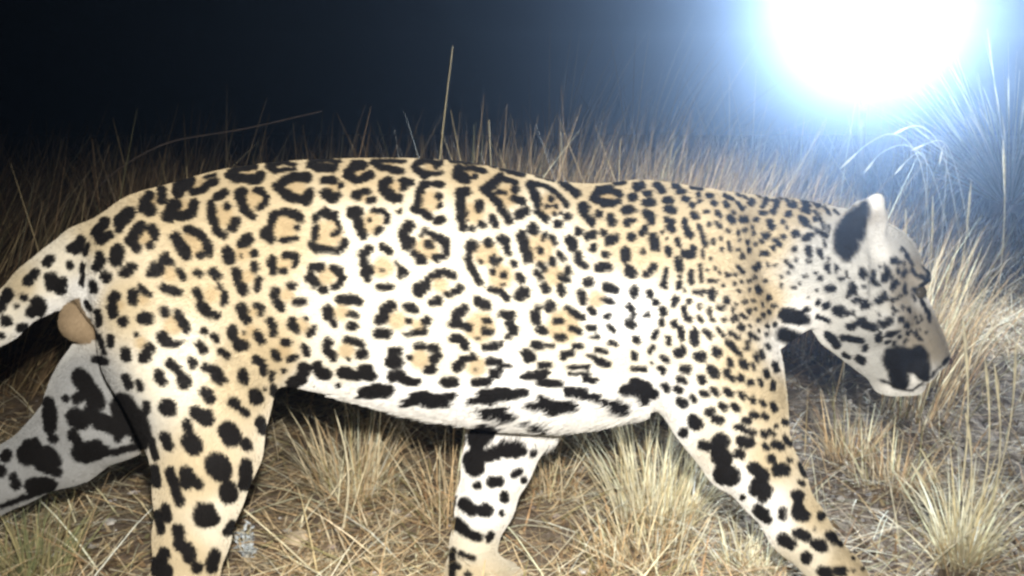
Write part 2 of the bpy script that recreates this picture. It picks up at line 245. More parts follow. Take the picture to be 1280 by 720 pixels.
CU0, CV0, CW, CH, CS = -340, 90, 1960, 860, 2.0       # the coat's own sheet: 2 samples per photo pixel
nW, nH = int(CW * CS), int(CH * CS)
black = np.zeros((nH, nW), np.float32); tan = np.zeros((nH, nW), np.float32)
_U, _V = np.meshgrid(np.arange(nW) / CS + CU0, np.arange(nH) / CS + CV0)
wu = _U + 2.6 * vnoise(_U, _V, 21, 0.11) + 1.8 * vnoise(_U, _V, 22, 0.32)
wv = _V + 2.6 * vnoise(_U, _V, 23, 0.11) + 1.8 * vnoise(_U, _V, 24, 0.32)

def stroke(layer, pts, r, soft):
    pts = np.array(pts, float)
    lo = pts.min(0) - r - soft - 6; hi = pts.max(0) + r + soft + 6
    i0 = max(0, int((lo[1] - CV0) * CS)); i1 = min(nH, int((hi[1] - CV0) * CS) + 1)
    j0 = max(0, int((lo[0] - CU0) * CS)); j1 = min(nW, int((hi[0] - CU0) * CS) + 1)
    if i1 <= i0 or j1 <= j0: return
    x = wu[i0:i1, j0:j1]; y = wv[i0:i1, j0:j1]
    d = np.full(x.shape, 1e9, np.float32)
    if len(pts) == 1: d = np.hypot(x - pts[0, 0], y - pts[0, 1])
    for a, b in zip(pts[:-1], pts[1:]):
        ab = b - a; L = max(ab @ ab, 1e-9)
        t = np.clip(((x - a[0]) * ab[0] + (y - a[1]) * ab[1]) / L, 0, 1)
        d = np.minimum(d, np.hypot(x - a[0] - t * ab[0], y - a[1] - t * ab[1]))
    c = np.clip((r + soft * 0.5 - d) / soft, 0, 1)
    layer[i0:i1, j0:j1] = np.maximum(layer[i0:i1, j0:j1], c)

for x0, y0, text, keep in TILES:
    for tok in text.replace('\n', ';').split(';'):
        tok = tok.strip()
        if not tok: continue
        r, pp = tok.split(':')
        heart = r[0] == 't'
        r = float(r.lstrip('t')) / 5.0
        pts = [(x0 + float(q.split(',')[0]) / 5.0, y0 + float(q.split(',')[1]) / 5.0) for q in pp.split()]
        if heart: stroke(tan, pts, r * 1.32, 7.0)
        else: stroke(black, pts, max(r, 1.9) * 1.05 + 0.95, 1.6)
# back of the near ear; throat patch, with the shade below it painted black
for pts, r in (([(1058, 306), (1062, 288)], 14), ([(1062, 286), (1077, 266)], 11), ([(1052, 296), (1056, 312)], 10), ([(1080, 258), (1074, 296)], 8), ([(1058, 318), (1066, 308)], 9), ([(1052, 284), (1070, 266)], 9), ([(1050, 290), (1050, 310)], 9),
               ([(980, 395), (1006, 399)], 7), ([(979, 418), (1004, 428)], 10)):
    stroke(black, pts, r, 5.0)
# streaks between nape and ear
for pts, r in (([(1030, 258), (1036, 268)], 2.6), ([(1024, 272), (1030, 284)], 3.0), ([(1036, 282), (1033, 296)], 2.4), ([(1042, 262), (1048, 268)], 2.2), ([(1018, 262), (1022, 268)], 2.6),
               ([(1034, 330), (1036, 340)], 2.6), ([(1044, 332), (1045, 340)], 2.4), ([(1022, 312), (1027, 322)], 3.0), ([(1012, 284)], 2.8), ([(1028, 300), (1032, 308)], 2.6), ([(1056, 340), (1060, 346)], 2.4),
               ([(1088, 352), (1092, 346)], 2.0), ([(1062, 356), (1066, 352)], 2.4), ([(1120, 322), (1122, 330)], 2.2), ([(1112, 344), (1116, 350)], 2.0), ([(1130, 356), (1132, 366)], 2.4), ([(1122, 372), (1128, 368)], 2.2),
               ([(1136, 384)], 2.2), ([(1144, 396)], 2.0), ([(1150, 410)], 2.0), ([(1138, 412)], 2.2), ([(1128, 398)], 2.4), ([(1152, 424)], 1.8), ([(1132, 424)], 2.0), ([(1144, 420)], 1.8), ([(1158, 414)], 1.6)):
    stroke(black, pts, r, 2.2)
for pts, r in (([(1180, 455), (1186, 447)], 3.2), ([(1100, 372), (1106, 366)], 3.0), ([(1082, 384), (1088, 380)], 2.8), ([(1116, 392), (1120, 388)], 2.6), ([(1094, 404), (1098, 401)], 2.6), ([(1120, 416), (1124, 414)], 2.4), ([(1112, 426)], 2.4), ([(1106, 332), (1110, 338)], 2.6), ([(1128, 340), (1130, 346)], 2.4), ([(1138, 326), (1141, 332)], 2.4), ([(1130, 312), (1133, 318)], 2.2), ([(1140, 368), (1143, 374)], 2.6), ([(1150, 394), (1152, 400)], 2.0)):
    stroke(black, pts, r, 2.4)
# far hind leg: black patches and painted shade of its lower edge; lip line
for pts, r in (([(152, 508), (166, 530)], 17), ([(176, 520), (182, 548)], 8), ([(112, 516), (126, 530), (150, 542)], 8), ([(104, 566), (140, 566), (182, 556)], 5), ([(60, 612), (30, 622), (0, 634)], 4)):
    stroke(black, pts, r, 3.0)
for k in range(16):                                   # nape
    u = 905 + k * 8.5; v = 244 + 3 * math.sin(k * 2.1) + k * 0.45
    stroke(black, [(u, v), (u + 3, v + 2.5)], 2.5, 1.8)
for pts, r in (([(1116, 446), (1124, 474)], 14), ([(1122, 440), (1142, 446)], 10), ([(1148, 442), (1153, 464)], 12), ([(1134, 458)], 12)):
    stroke(black, pts, r, 4.0)
for pts, r in (([(1100, 474), (1120, 486), (1140, 487), (1160, 474), (1176, 458)], 1.6),):
    stroke(black, pts, r, 2.5)
# dark rims of the near eye
for pts, r in (([(1142, 362), (1156, 366)], 4), ([(1150, 372), (1160, 392)], 2.4), ([(1159, 338), (1160, 352)], 2.2)):
    stroke(black, pts, r, 2.0)
# parts of the coat that the photograph cuts off: tail, paws, lower legs
r2 = random.Random(5)
for k in range(70):
    u = r2.uniform(-320, -8); v = 440 + (-u) * 0.45 + r2.uniform(-60, 70)
    stroke(black, [(u, v), (u + r2.uniform(-10, 10), v + r2.uniform(-14, 14))], r2.uniform(4, 10), 1.6)
for k in range(120):
    u = r2.uniform(-60, 1180); v = r2.uniform(728, 860)
    stroke(black, [(u, v), (u + r2.uniform(-6, 6), v + r2.uniform(-6, 6))], r2.uniform(2.5, 6.5), 1.6)

# base coat: tawny above, white below and inside the legs
TAWNY = (0.42, 0.335, 0.205); WARM = (0.44, 0.36, 0.23); CREAM = (0.60, 0.545, 0.43); FACE = (0.25, 0.215, 0.16); PALEF = (0.42, 0.41, 0.375); WHITE = (0.74, 0.72, 0.67); DEEP = (0.50, 0.35, 0.17); DIM_WHITE = (0.30, 0.30, 0.29)  # far hind leg: its dimmer light is put into the fur colour
ctrl = [(120, 300, WARM), (200, 250, TAWNY), (300, 215, TAWNY), (450, 205, TAWNY), (600, 210, TAWNY), (750, 235, WARM), (880, 240, WARM), (1000, 255, WARM),
        (150, 380, WARM), (250, 330, WARM), (350, 300, WARM), (450, 300, CREAM), (560, 300, CREAM), (680, 300, CREAM), (800, 300, WARM), (900, 310, WARM), (960, 380, TAWNY),
        (960, 300, WARM), (1010, 340, PALEF), (1060, 370, PALEF), (1030, 300, PALEF), (220, 460, CREAM), (300, 480, WARM), (340, 440, TAWNY), (250, 600, WARM), (230, 700, WARM), (280, 650, CREAM),
        (420, 380, CREAM), (550, 380, CREAM), (680, 380, CREAM), (780, 400, WHITE), (860, 420, CREAM), (930, 450, WARM), (960, 500, WARM), (420, 450, CREAM), (560, 450, CREAM), (700, 440, CREAM), (780, 450, CREAM),
        (400, 500, WHITE), (480, 500, WHITE), (560, 500, WHITE), (640, 500, WHITE), (720, 500, WHITE), (800, 500, WHITE), (600, 530, WHITE), (680, 530, WHITE), (840, 540, WHITE),
        (620, 590, WHITE), (600, 640, WHITE), (590, 690, CREAM), (590, 720, WARM), (900, 540, CREAM), (960, 580, WARM), (1020, 640, WARM), (1070, 710, WARM), (930, 610, WHITE), (960, 650, WHITE), (1000, 690, CREAM),
        (1120, 800, WARM), (230, 800, WARM), (600, 760, WARM), (100, 480, DIM_WHITE), (130, 530, DIM_WHITE), (60, 560, DIM_WHITE), (0, 600, DIM_WHITE), (-100, 660, WARM),
        (95, 365, WHITE), (62, 388, WHITE), (30, 412, WHITE), (60, 355, CREAM), (20, 400, CREAM), (90, 330, CREAM), (30, 360, WARM), (-100, 480, WARM), (-250, 560, WARM),
        (1070, 320, PALEF), (1090, 330, PALEF), (1120, 310, PALEF), (1100, 360, PALEF), (1100, 290, WHITE), (1095, 250, WHITE), (1091, 274, FACE), (1093, 292, PALEF), (1104, 318, WHITE), (1130, 340, FACE), (1145, 345, FACE), (1128, 370, FACE), (1157, 377, WHITE), (1140, 395, FACE), (1160, 400, FACE), (1110, 400, PALEF), (1080, 420, PALEF), (1150, 430, FACE), (1100, 455, PALEF), (1130, 490, WHITE), (1165, 440, FACE), (1170, 475, WHITE),  # ear hollow greyed: its inner shading is put into the colour
        (1000, 400, WHITE), (980, 430, WHITE)]
cs8 = 8
uu, vv = np.meshgrid(np.arange(0, nW, cs8) / CS + CU0, np.arange(0, nH, cs8) / CS + CV0)
acc = np.zeros(uu.shape + (3,)); ws = np.zeros(uu.shape)
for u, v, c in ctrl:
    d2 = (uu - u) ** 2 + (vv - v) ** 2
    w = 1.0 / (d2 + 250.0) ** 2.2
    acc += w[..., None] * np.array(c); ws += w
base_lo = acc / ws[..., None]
def sample_lo(u, v):
    x = np.clip((u - CU0) * CS / cs8, 0, uu.shape[1] - 1.001); y = np.clip((v - CV0) * CS / cs8, 0, uu.shape[0] - 1.001)
    xi = x.astype(int); yi = y.astype(int); fx = (x - xi)[:, None]; fy = (y - yi)[:, None]
    b = base_lo
    return (b[yi, xi] * (1 - fx) + b[yi, xi + 1] * fx) * (1 - fy) + (b[yi + 1, xi] * (1 - fx) + b[yi + 1, xi + 1] * fx) * fy

def to_uv(pts):
    q = pts - CAM; z = q @ FWD
    return 640.0 + FPX * (q[:, 0] / z), 360.0 - FPX * ((q @ UP) / z)
def coat(pts, jitter=0.0):
    """colour of the jaguar's coat at points of its surface (the pattern runs through from flank to flank)"""
    u, v = to_uv(pts)
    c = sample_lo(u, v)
    j = np.clip(((u - CU0) * CS).astype(int), 0, nW - 1); i = np.clip(((v - CV0) * CS).astype(int), 0, nH - 1)
    t = tan[i, j][:, None]; k = black[i, j][:, None]
    c = c * (1 - 0.85 * t) + 0.85 * t * np.array([0.37, 0.275, 0.15])
    # scrotum: plain tan
    sc = (np.hypot(u - 101, v - 402) < 29)[:, None] & (pts[:, 1:2] > -0.07) & (pts[:, 1:2] < 0.05)
    if jitter:
        g = (1 + jitter * (rng.random((len(pts), 1)) - 0.5))
        c = c * g
    k = np.where(sc & (u[:, None] < 121), 0, k)
    c = np.where(sc, np.array([0.24, 0.175, 0.105]), c)
    c = c * (1 - k) + k * np.array([0.007, 0.006, 0.0055])
    return c

# ------------------------------------------------------------------ the jaguar's body: one distance field, one skin
GH = 0.0056
X0, Y0, Z0 = -1.34, -0.27, -0.012
NX, NY, NZ = int(2.22 / GH), int(0.50 / GH), int(0.86 / GH)
gx = (X0 + GH * np.arange(NX)).astype(np.float32); gy = (Y0 + GH * np.arange(NY)).astype(np.float32); gz = (Z0 + GH * np.arange(NZ)).astype(np.float32)
Fd = np.full((NX, NY, NZ), 0.2, np.float32)

def window(lo, hi):
    i = [max(0, int((lo[k] - (X0, Y0, Z0)[k]) / GH)) for k in range(3)]
    j = [min((NX, NY, NZ)[k], int((hi[k] - (X0, Y0, Z0)[k]) / GH) + 2) for k in range(3)]
    return i, j
def blend(i, j, f, k):
    s = (slice(i[0], j[0]), slice(i[1], j[1]), slice(i[2], j[2]))
    a = Fd[s]
    h = np.clip(0.5 + 0.5 * (a - f) / k, 0, 1)
    Fd[s] = a * (1 - h) + f * h - k * h * (1 - h)
def cone(a, ra, b, rb, k=0.02, ys=1.0):
    """tapered limb piece from a to b (world metres); ys < 1 flattens it sideways"""
    a = np.array(a, float); b = np.array(b, float); R = max(ra, rb) + k + 0.03
    i, j = window(np.minimum(a, b) - R, np.maximum(a, b) + R)
    x = gx[i[0]:j[0], None, None]; y = gy[None, i[1]:j[1], None]; z = gz[None, None, i[2]:j[2]]
    ym = (a[1] + b[1]) / 2
    A = a.copy(); B = b.copy(); yy = y
    if ys != 1.0:
        yy = ym + (y - ym) / ys; A[1] = ym + (a[1] - ym) / ys; B[1] = ym + (b[1] - ym) / ys
    d = B - A; L = max(d @ d, 1e-9)
    t = np.clip(((x - A[0]) * d[0] + (yy - A[1]) * d[1] + (z - A[2]) * d[2]) / L, 0, 1)
    f = np.sqrt((x - A[0] - t * d[0]) ** 2 + (yy - A[1] - t * d[1]) ** 2 + (z - A[2] - t * d[2]) ** 2) - (ra + (rb - ra) * t)
    blend(i, j, f.astype(np.float32), k)
def ball(c, r, k=0.02, rx=1.0, ry=1.0, rz=1.0, cut=False):
    c = np.array(c, float); R = r * max(rx, ry, rz) + k + 0.02
    i, j = window(c - R, c + R)
    x = gx[i[0]:j[0], None, None]; y = gy[None, i[1]:j[1], None]; z = gz[None, None, i[2]:j[2]]
    f = (np.sqrt(((x - c[0]) / rx) ** 2 + ((y - c[1]) / ry) ** 2 + ((z - c[2]) / rz) ** 2) - r) * min(rx, ry, rz)
    if cut:
        s = (slice(i[0], j[0]), slice(i[1], j[1]), slice(i[2], j[2])); a = Fd[s]
        h = np.clip(0.5 - 0.5 * (a + f) / k, 0, 1)
        Fd[s] = a * (1 - h) - f * h + k * h * (1 - h)
    else: blend(i, j, f.astype(np.float32), k)
def limb(chain, k=0.02, ys=1.0):
    """chain of (u, v, Y, radius in photo pixels)"""
    for (u, v, Y, r), (u2, v2, Y2, r2) in zip(chain[:-1], chain[1:]):
        cone(P(u, v, Y), r * scale_at(Y), P(u2, v2, Y2), r2 * scale_at(Y2), k, ys)

# trunk: outline of back and belly, half-widths
TR = [(90, 326, 372, 22), (105, 297, 398, 44), (130, 272, 428, 68), (170, 247, 452, 88), (220, 225, 466, 100), (280, 209, 476, 106), (340, 201, 486, 110), (400, 197, 496, 113),
      (460, 196, 509, 116), (520, 196, 522, 120), (580, 200, 530, 121), (640, 211, 537, 120), (700, 226, 539, 117), (750, 229, 533, 114), (800, 222, 524, 110),
      (850, 228, 515, 102), (900, 238, 500, 88), (950, 244, 465, 76), (1000, 252, 425, 72), (1040, 259, 402, 68), (1070, 270, 390, 62)]
tx, tt, tb, tw = [], [], [], []
for u, a, b, w in TR:
    p, q = P(u, a), P(u, b)
    tx.append(p[0]); tt.append(p[2] - 0.004); tb.append(q[2] + 0.015); tw.append(w * scale_at(0))
from bisect import bisect
def smooth_interp(x, xs, ys):
    y = np.interp(x, xs, ys)
    k = np.ones(9) / 9; 
    return np.convolve(np.pad(y, 4, mode='edge'), k, mode='valid')
mask = (gx > tx[0] - 0.0) & (gx < tx[-1])
ii = np.where(mask)[0]; i0, i1 = ii[0], ii[-1] + 1
xx = gx[i0:i1]
top = smooth_interp(xx, tx, tt); bot = smooth_interp(xx, tx, tb); wid = smooth_interp(xx, tx, tw)
cc = ((top + bot) / 2)[:, None, None]; hh = ((top - bot) / 2)[:, None, None]; ww = wid[:, None, None]
zz = gz[None, None, :]; yv = gy[None, :, None]
zn = (zz - cc) / hh
wz = ww * (1.0 - 0.10 * np.clip(zn, -1, 1))            # a little wider below the middle
q = (np.abs(yv / wz) ** 2.2 + np.abs(zn) ** 2.2) ** (1 / 2.2)
f = ((q - 1) * np.minimum(hh, ww)).astype(np.float32)
Fd[i0:i1] = np.minimum(Fd[i0:i1], f)

K = 0.019
# haunch and near hind leg
limb([(205, 330, -0.055, 92), (225, 430, -0.075, 92), (250, 500, -0.095, 82), (258, 560, -0.105, 66), (250, 610, -0.11, 54), (240, 670, -0.112, 45), (231, 722, -0.113, 39), (230, 775, -0.114, 33), (238, 812, -0.115, 33)], K)
cone(P(300, 470, -0.075), 0.055, P(262, 545, -0.10), 0.07, K)                    # flank fold to knee
# far hind leg, stretched back
limb([(205, 330, 0.055, 88), (190, 430, 0.075, 82), (140, 500, 0.10, 74), (84, 555, 0.11, 50), (20, 592, 0.115, 37), (-40, 630, 0.12, 33), (-95, 690, 0.12, 32), (-88, 722, 0.12, 30)], K)
# shoulder and near foreleg
limb([(880, 300, -0.06, 62), (872, 400, -0.085, 84), (895, 470, -0.095, 80), (912, 515, -0.105, 69), (932, 562, -0.112, 53), (961, 602, -0.115, 42), (997, 660, -0.118, 35), (1050, 722, -0.12, 29), (1096, 778, -0.122, 30), (1118, 818, -0.125, 30)], K)
cone(P(880, 545, -0.10), 0.020, P(908, 588, -0.11), 0.022, 0.02)                 # point of the elbow
# far foreleg
limb([(860, 320, 0.06, 60), (790, 400, 0.08, 70), (690, 470, 0.09, 54), (640, 530, 0.095, 49), (622, 578, 0.10, 42), (606, 630, 0.105, 35), (592, 680, 0.108, 27), (585, 715, 0.11, 26), (596, 738, 0.11, 29)], K)
# paws with four toes each
def paw(u, v, Y, fwd=1.0, s=1.0):
    c = P(u, v, Y); zf = float(ground_h(c[0], c[1]))
    ball((c[0], c[1], zf + 0.034 * s), 0.042 * s, 0.018, 1.2, 1.0, 0.8)
    for k, dy in enumerate((-0.036, -0.013, 0.013, 0.036)):
        ball((c[0] + fwd * (0.048 if k in (1, 2) else 0.038) * s, c[1] + dy * s, zf + 0.022 * s), 0.0185 * s, 0.008, 1.35, 0.95, 1.05)
for u, v, Y in ((1138, 822, -0.125), (250, 815, -0.115), (604, 742, 0.11), (-84, 730, 0.12)):
    paw(u, v, Y)
# tail
limb([(150, 310, 0, 44), (112, 323, 0, 38), (78, 342, 0, 32), (50, 360, 0, 28.5), (0, 398, 0, 25.5), (-80, 462, 0.01, 24), (-180, 560, 0.02, 23), (-260, 640, 0.03, 20), (-310, 655, 0.03, 16), (-345, 640, 0.03, 12)], 0.022)
# scrotum
ball(P(101, 402, 0.0), 25 * scale_at(0), 0.012)
# neck
limb([(900, 332, 0, 80), (985, 327, 0, 67), (1050, 328, 0, 62)], 0.025, 0.98)
# head
HX = 0.018
ball(P(1080, 333, HX), 0.081, 0.03, 1.0, 0.98, 0.94)
ball(P(1103, 331, HX), 0.054, 0.02, 1.0, 1.05, 1.0)
ball(P(1070, 385, -0.015), 0.060, 0.03, 1.1, 1.15, 0.9)
cone(P(1055, 405, 0.0), 0.046, P(1122, 462, 0.03), 0.040, 0.02)
cone(P(1112, 385, 0.015), 0.060, P(1145, 438, 0.035), 0.049, 0.02)
cone(P(1133, 374, 0.022), 0.024, P(1161, 430, 0.040), 0.021, 0.010, 1.3)          # bridge of the nose
ball(P(1172, 446, 0.043), 0.019, 0.012, 1.0, 1.3, 0.9)
ball(P(1150, 460, 0.005), 0.026, 0.01, 1.05, 1.0, 1.0)                          # whisker pads
ball(P(1150, 460, 0.075), 0.026, 0.01, 1.05, 1.0, 1.0)
cone(P(1108, 476, 0.03), 0.022, P(1142, 480, 0.035), 0.019, 0.012)               # chin
ball(P(1147, 346, -0.024), 0.019, 0.012, 1.1, 1.0, 0.8)                          # brows
ball(P(1147, 346, 0.070), 0.019, 0.012, 1.1, 1.0, 0.8)
ball(P(1110, 398, -0.045), 0.030, 0.03)                                         # cheek bone
cone(P(1090, 474, 0.02), 0.006, P(1148, 452, -0.028), 0.005, 0.012) if False else None
# ears: cupped, the hollow turned forward
for sy, yb in ((-1, HX - 0.060), (1, HX + 0.060)):
    cone(P(1066, 312, yb), 0.042, P(1083, 276, yb + sy * 0.008), 0.033, 0.014, 0.62)
    cone(P(1086, 276, yb + sy * 0.008), 0.028, P(1097, 250, yb + sy * 0.012), 0.011, 0.008, 0.62)
    ball(P(1100, 292, yb + sy * 0.045), 0.030, 0.02, 0.75, 0.8, 1.1, cut=True)

def surface_nets(F, org, h):
    S = F < 0
    nx, ny, nz = F.shape
    cnt = np.zeros((nx - 1, ny - 1, nz - 1), np.int8)
    for a in (0, 1):
        for b in (0, 1):
            for c in (0, 1):
                cnt += S[a:nx - 1 + a, b:ny - 1 + b, c:nz - 1 + c]
    act = (cnt > 0) & (cnt < 8)
    idx = np.full(act.shape, -1, np.int64)
    ci = np.argwhere(act); n = len(ci); idx[act] = np.arange(n)
    s = np.zeros((n, 3)); m = np.zeros(n)
    corners = [(a, b, c) for a in (0, 1) for b in (0, 1) for c in (0, 1)]
    val = {c: F[ci[:, 0] + c[0], ci[:, 1] + c[1], ci[:, 2] + c[2]] for c in corners}
    for c0 in corners:
        for ax in range(3):
            if c0[ax] == 0:
                c1 = list(c0); c1[ax] = 1; c1 = tuple(c1)
                v0, v1 = val[c0], val[c1]
                x = (v0 < 0) != (v1 < 0)
                t = np.where(x, v0 / np.where(x, v0 - v1, 1), 0)
                p = np.repeat(np.array(c0, float)[None], n, 0); p[:, ax] = t
                s[x] += p[x]; m[x] += 1
    V = (ci + s / m[:, None]) * h + np.array(org)
    quads = []
    for ax in range(3):
        b, c = [(1, 2), (2, 0), (0, 1)][ax]
        A = [slice(None)] * 3; B = [slice(None)] * 3
        A[ax] = slice(0, -1); B[ax] = slice(1, None)
        s0, s1 = S[tuple(A)], S[tuple(B)]
        e = np.argwhere(s0 != s1)
        e = e[(e[:, b] > 0) & (e[:, c] > 0) & (e[:, b] < F.shape[b] - 1) & (e[:, c] < F.shape[c] - 1)]
        fl = s0[e[:, 0], e[:, 1], e[:, 2]]
        def at(db, dc):
            k = e.copy(); k[:, b] += db; k[:, c] += dc
            return idx[k[:, 0], k[:, 1], k[:, 2]]
        q = np.stack([at(-1, -1), at(0, -1), at(0, 0), at(-1, 0)], -1)
        q[~fl] = q[~fl][:, ::-1]
        quads.append(q)
    return V, np.concatenate(quads)

JV, JF = surface_nets(Fd, (X0, Y0, Z0), GH)
keepf = (JF >= 0).all(1); JF = JF[keepf]
# relax
def relax(V, F, it, lam):
    e = np.concatenate([F[:, [0, 1]], F[:, [1, 2]], F[:, [2, 3]], F[:, [3, 0]]])
    for k in range(it):
        acc = np.zeros_like(V); c = np.zeros(len(V))
        for a in range(3):
            acc[:, a] = np.bincount(e[:, 0], V[e[:, 1], a], len(V)) + np.bincount(e[:, 1], V[e[:, 0], a], len(V))
        c = np.bincount(e[:, 0], minlength=len(V)) + np.bincount(e[:, 1], minlength=len(V))
        l = lam if k % 2 == 0 else -lam * 1.03
        V = V + l * (acc / np.maximum(c, 1)[:, None] - V)
    return V
JV = relax(JV, JF, 10, 0.55)

coat_mat = tinted('jaguar_coat', 0.75, 0.15, attr='coat')
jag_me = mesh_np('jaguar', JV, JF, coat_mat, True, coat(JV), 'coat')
jaguar = link('jaguar', jag_me, None, 'large tawny jaguar with black rosettes walking right with its head held low', 'jaguar')

# fur: short guard hairs lying towards the tail, down the legs
def fur(N):
    A, B, C, D = (JV[JF[:, k]] for k in range(4))
    n1 = np.cross(C - A, D - B); ar = 0.5 * np.linalg.norm(n1, axis=1)
    cs = np.cumsum(ar); pick = np.searchsorted(cs, rng.random(N) * cs[-1])
    pick = np.minimum(pick, len(JF) - 1)
    a, b = rng.random((N, 1)), rng.random((N, 1))
    root = (A[pick] * (1 - a) + B[pick] * a) * (1 - b) + (D[pick] * (1 - a) + C[pick] * a) * b
    # smooth normals
    vn = np.zeros_like(JV)
    for k in range(4):
        for ax in range(3): vn[:, ax] += np.bincount(JF[:, k], n1[:, ax], len(JV))
    vn /= np.linalg.norm(vn, axis=1)[:, None] + 1e-12
    nrm = vn[JF[pick, 0]]
    u, v = to_uv(root)
    g = np.zeros((N, 3)); g[:, 0] = -1.0; g[:, 2] = -0.25
    leg = np.clip((v - 500) / 60, 0, 1)[:, None]
    g = g * (1 - leg) + leg * np.array([-0.15, 0, -1.0])
    farhind = ((u < 185) & (v > 470))[:, None]
    g = np.where(farhind, np.array([-0.8, 0, -0.6]), g)
    tailm = (u < 110)[:, None] & (v < 470)[:, None]
    g = np.where(tailm, np.array([-0.8, 0, -0.6]), g)
    headm = (u > 1040)[:, None]
    g = np.where(headm, np.array([-0.85, 0.0, 0.25]), g)
    g = g + 0.20 * rng.standard_normal((N, 3))
    t = g - (g * nrm).sum(1)[:, None] * nrm
    t /= np.linalg.norm(t, axis=1)[:, None] + 1e-9
    L = 0.0048 + 0.0028 * rng.random(N)
    belly = np.clip((v - 480) / 40, 0, 1) * ((u > 345) & (u < 812) & (root[:, 2] > 0.28) & (np.abs(root[:, 1]) < 0.14))
    L = L * (1 + 2.6 * belly * rng.random(N))
    face = (u > 1105); L[face] *= 0.55
    ear = (u > 1040) & (v < 322); L[ear] *= 0.7
    low = v > 600; L[low] *= 0.8
    L = L[:, None]
    low_b = (belly > 0.3) & (nrm[:, 2] < -0.3)
    lift = np.where(low_b, 0.9, 0.45)[:, None]
    p0 = root - nrm * 0.0008
    p1 = root + L * 0.40 * (t * (1 - lift) + nrm * lift * 1.0)
    p2 = root + L * (t * 0.95 + nrm * lift * 0.62)
    pts = np.stack([p0, p1, p2], 1).astype(np.float32)
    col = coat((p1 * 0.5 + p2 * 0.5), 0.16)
    hc = bpy.data.hair_curves.new('fur'); hc.add_curves([3] * N)
    hc.attributes['position'].data.foreach_set('vector', pts.ravel())
    ra = hc.attributes.get('radius') or hc.attributes.new('radius', 'FLOAT', 'POINT')
    ra.data.foreach_set('value', np.tile(np.array([0.00040, 0.00038, 0.00010], np.float32), N))
    ca = hc.attributes.new('coat', 'FLOAT_COLOR', 'CURVE')
    c4 = np.ones((N, 4), np.float32); c4[:, :3] = col
    ca.data.foreach_set('color', c4.ravel())
    hc.materials.append(tinted('jaguar_fur', 0.7, 0.12, attr='coat'))
    link('fur', hc, jaguar, kind='stuff')
fur(420000)

# eyes, nose
def sphere_mesh(name, c, r, mat, sc=(1, 1, 1), seg=20):
    th = np.linspace(0, math.pi, seg // 2 + 1); ph = np.linspace(0, 2 * math.pi, seg + 1)[:-1]
    T, Ph = np.meshgrid(th, ph, indexing='ij')
    V = np.stack([np.sin(T) * np.cos(Ph) * sc[0], np.sin(T) * np.sin(Ph) * sc[1], np.cos(T) * sc[2]], -1).reshape(-1, 3) * r + np.array(c)
    n = seg; F = []
    for i in range(seg // 2):
        for j in range(n):
            F.append((i * n + j, i * n + (j + 1) % n, (i + 1) * n + (j + 1) % n, (i + 1) * n + j))
    return mesh_np(name, V, np.array(F)[:, ::-1], mat, True)
eye_mat = plain('eye', (0.045, 0.035, 0.018), 0.05, 0.5, 90)
for Y in (-0.027, 0.073):
    link('eye', sphere_mesh('eye', P(1149, 365, Y), 0.0115, eye_mat), jaguar)
nose_mat = plain('nose_leather', (0.09, 0.045, 0.04), 0.5, 0.3, 200)
link('nose', sphere_mesh('nose', P(1181, 449, 0.045), 0.0125, nose_mat, (0.8, 1.5, 0.8)), jaguar)


# ------------------------------------------------------------------ dry grass
STRAW = [((0.74, 0.57, 0.34), 4), ((0.80, 0.67, 0.45), 3), ((0.62, 0.44, 0.24), 3), ((0.46, 0.29, 0.15), 2), ((0.74, 0.66, 0.46), 1), ((0.33, 0.29, 0.13), 1)]
PALE = [((0.74, 0.66, 0.44), 4), ((0.80, 0.73, 0.54), 3), ((0.60, 0.48, 0.26), 2)]
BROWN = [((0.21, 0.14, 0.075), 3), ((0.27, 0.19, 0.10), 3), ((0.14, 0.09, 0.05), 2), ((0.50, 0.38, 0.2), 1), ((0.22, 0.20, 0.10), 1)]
GREENISH = [((0.30, 0.30, 0.14), 3), ((0.42, 0.36, 0.18), 3), ((0.22, 0.24, 0.12), 2), ((0.5, 0.42, 0.22), 1)]
def palette(pal, n, jit=0.18):
    c = np.array([p[0] for p in pal]); w = np.array([p[1] for p in pal], float)
    k = rng.choice(len(pal), n, p=w / w.sum())
    return np.clip(c[k] * (1 + jit * rng.standard_normal((n, 1))), 0.02, 0.85)

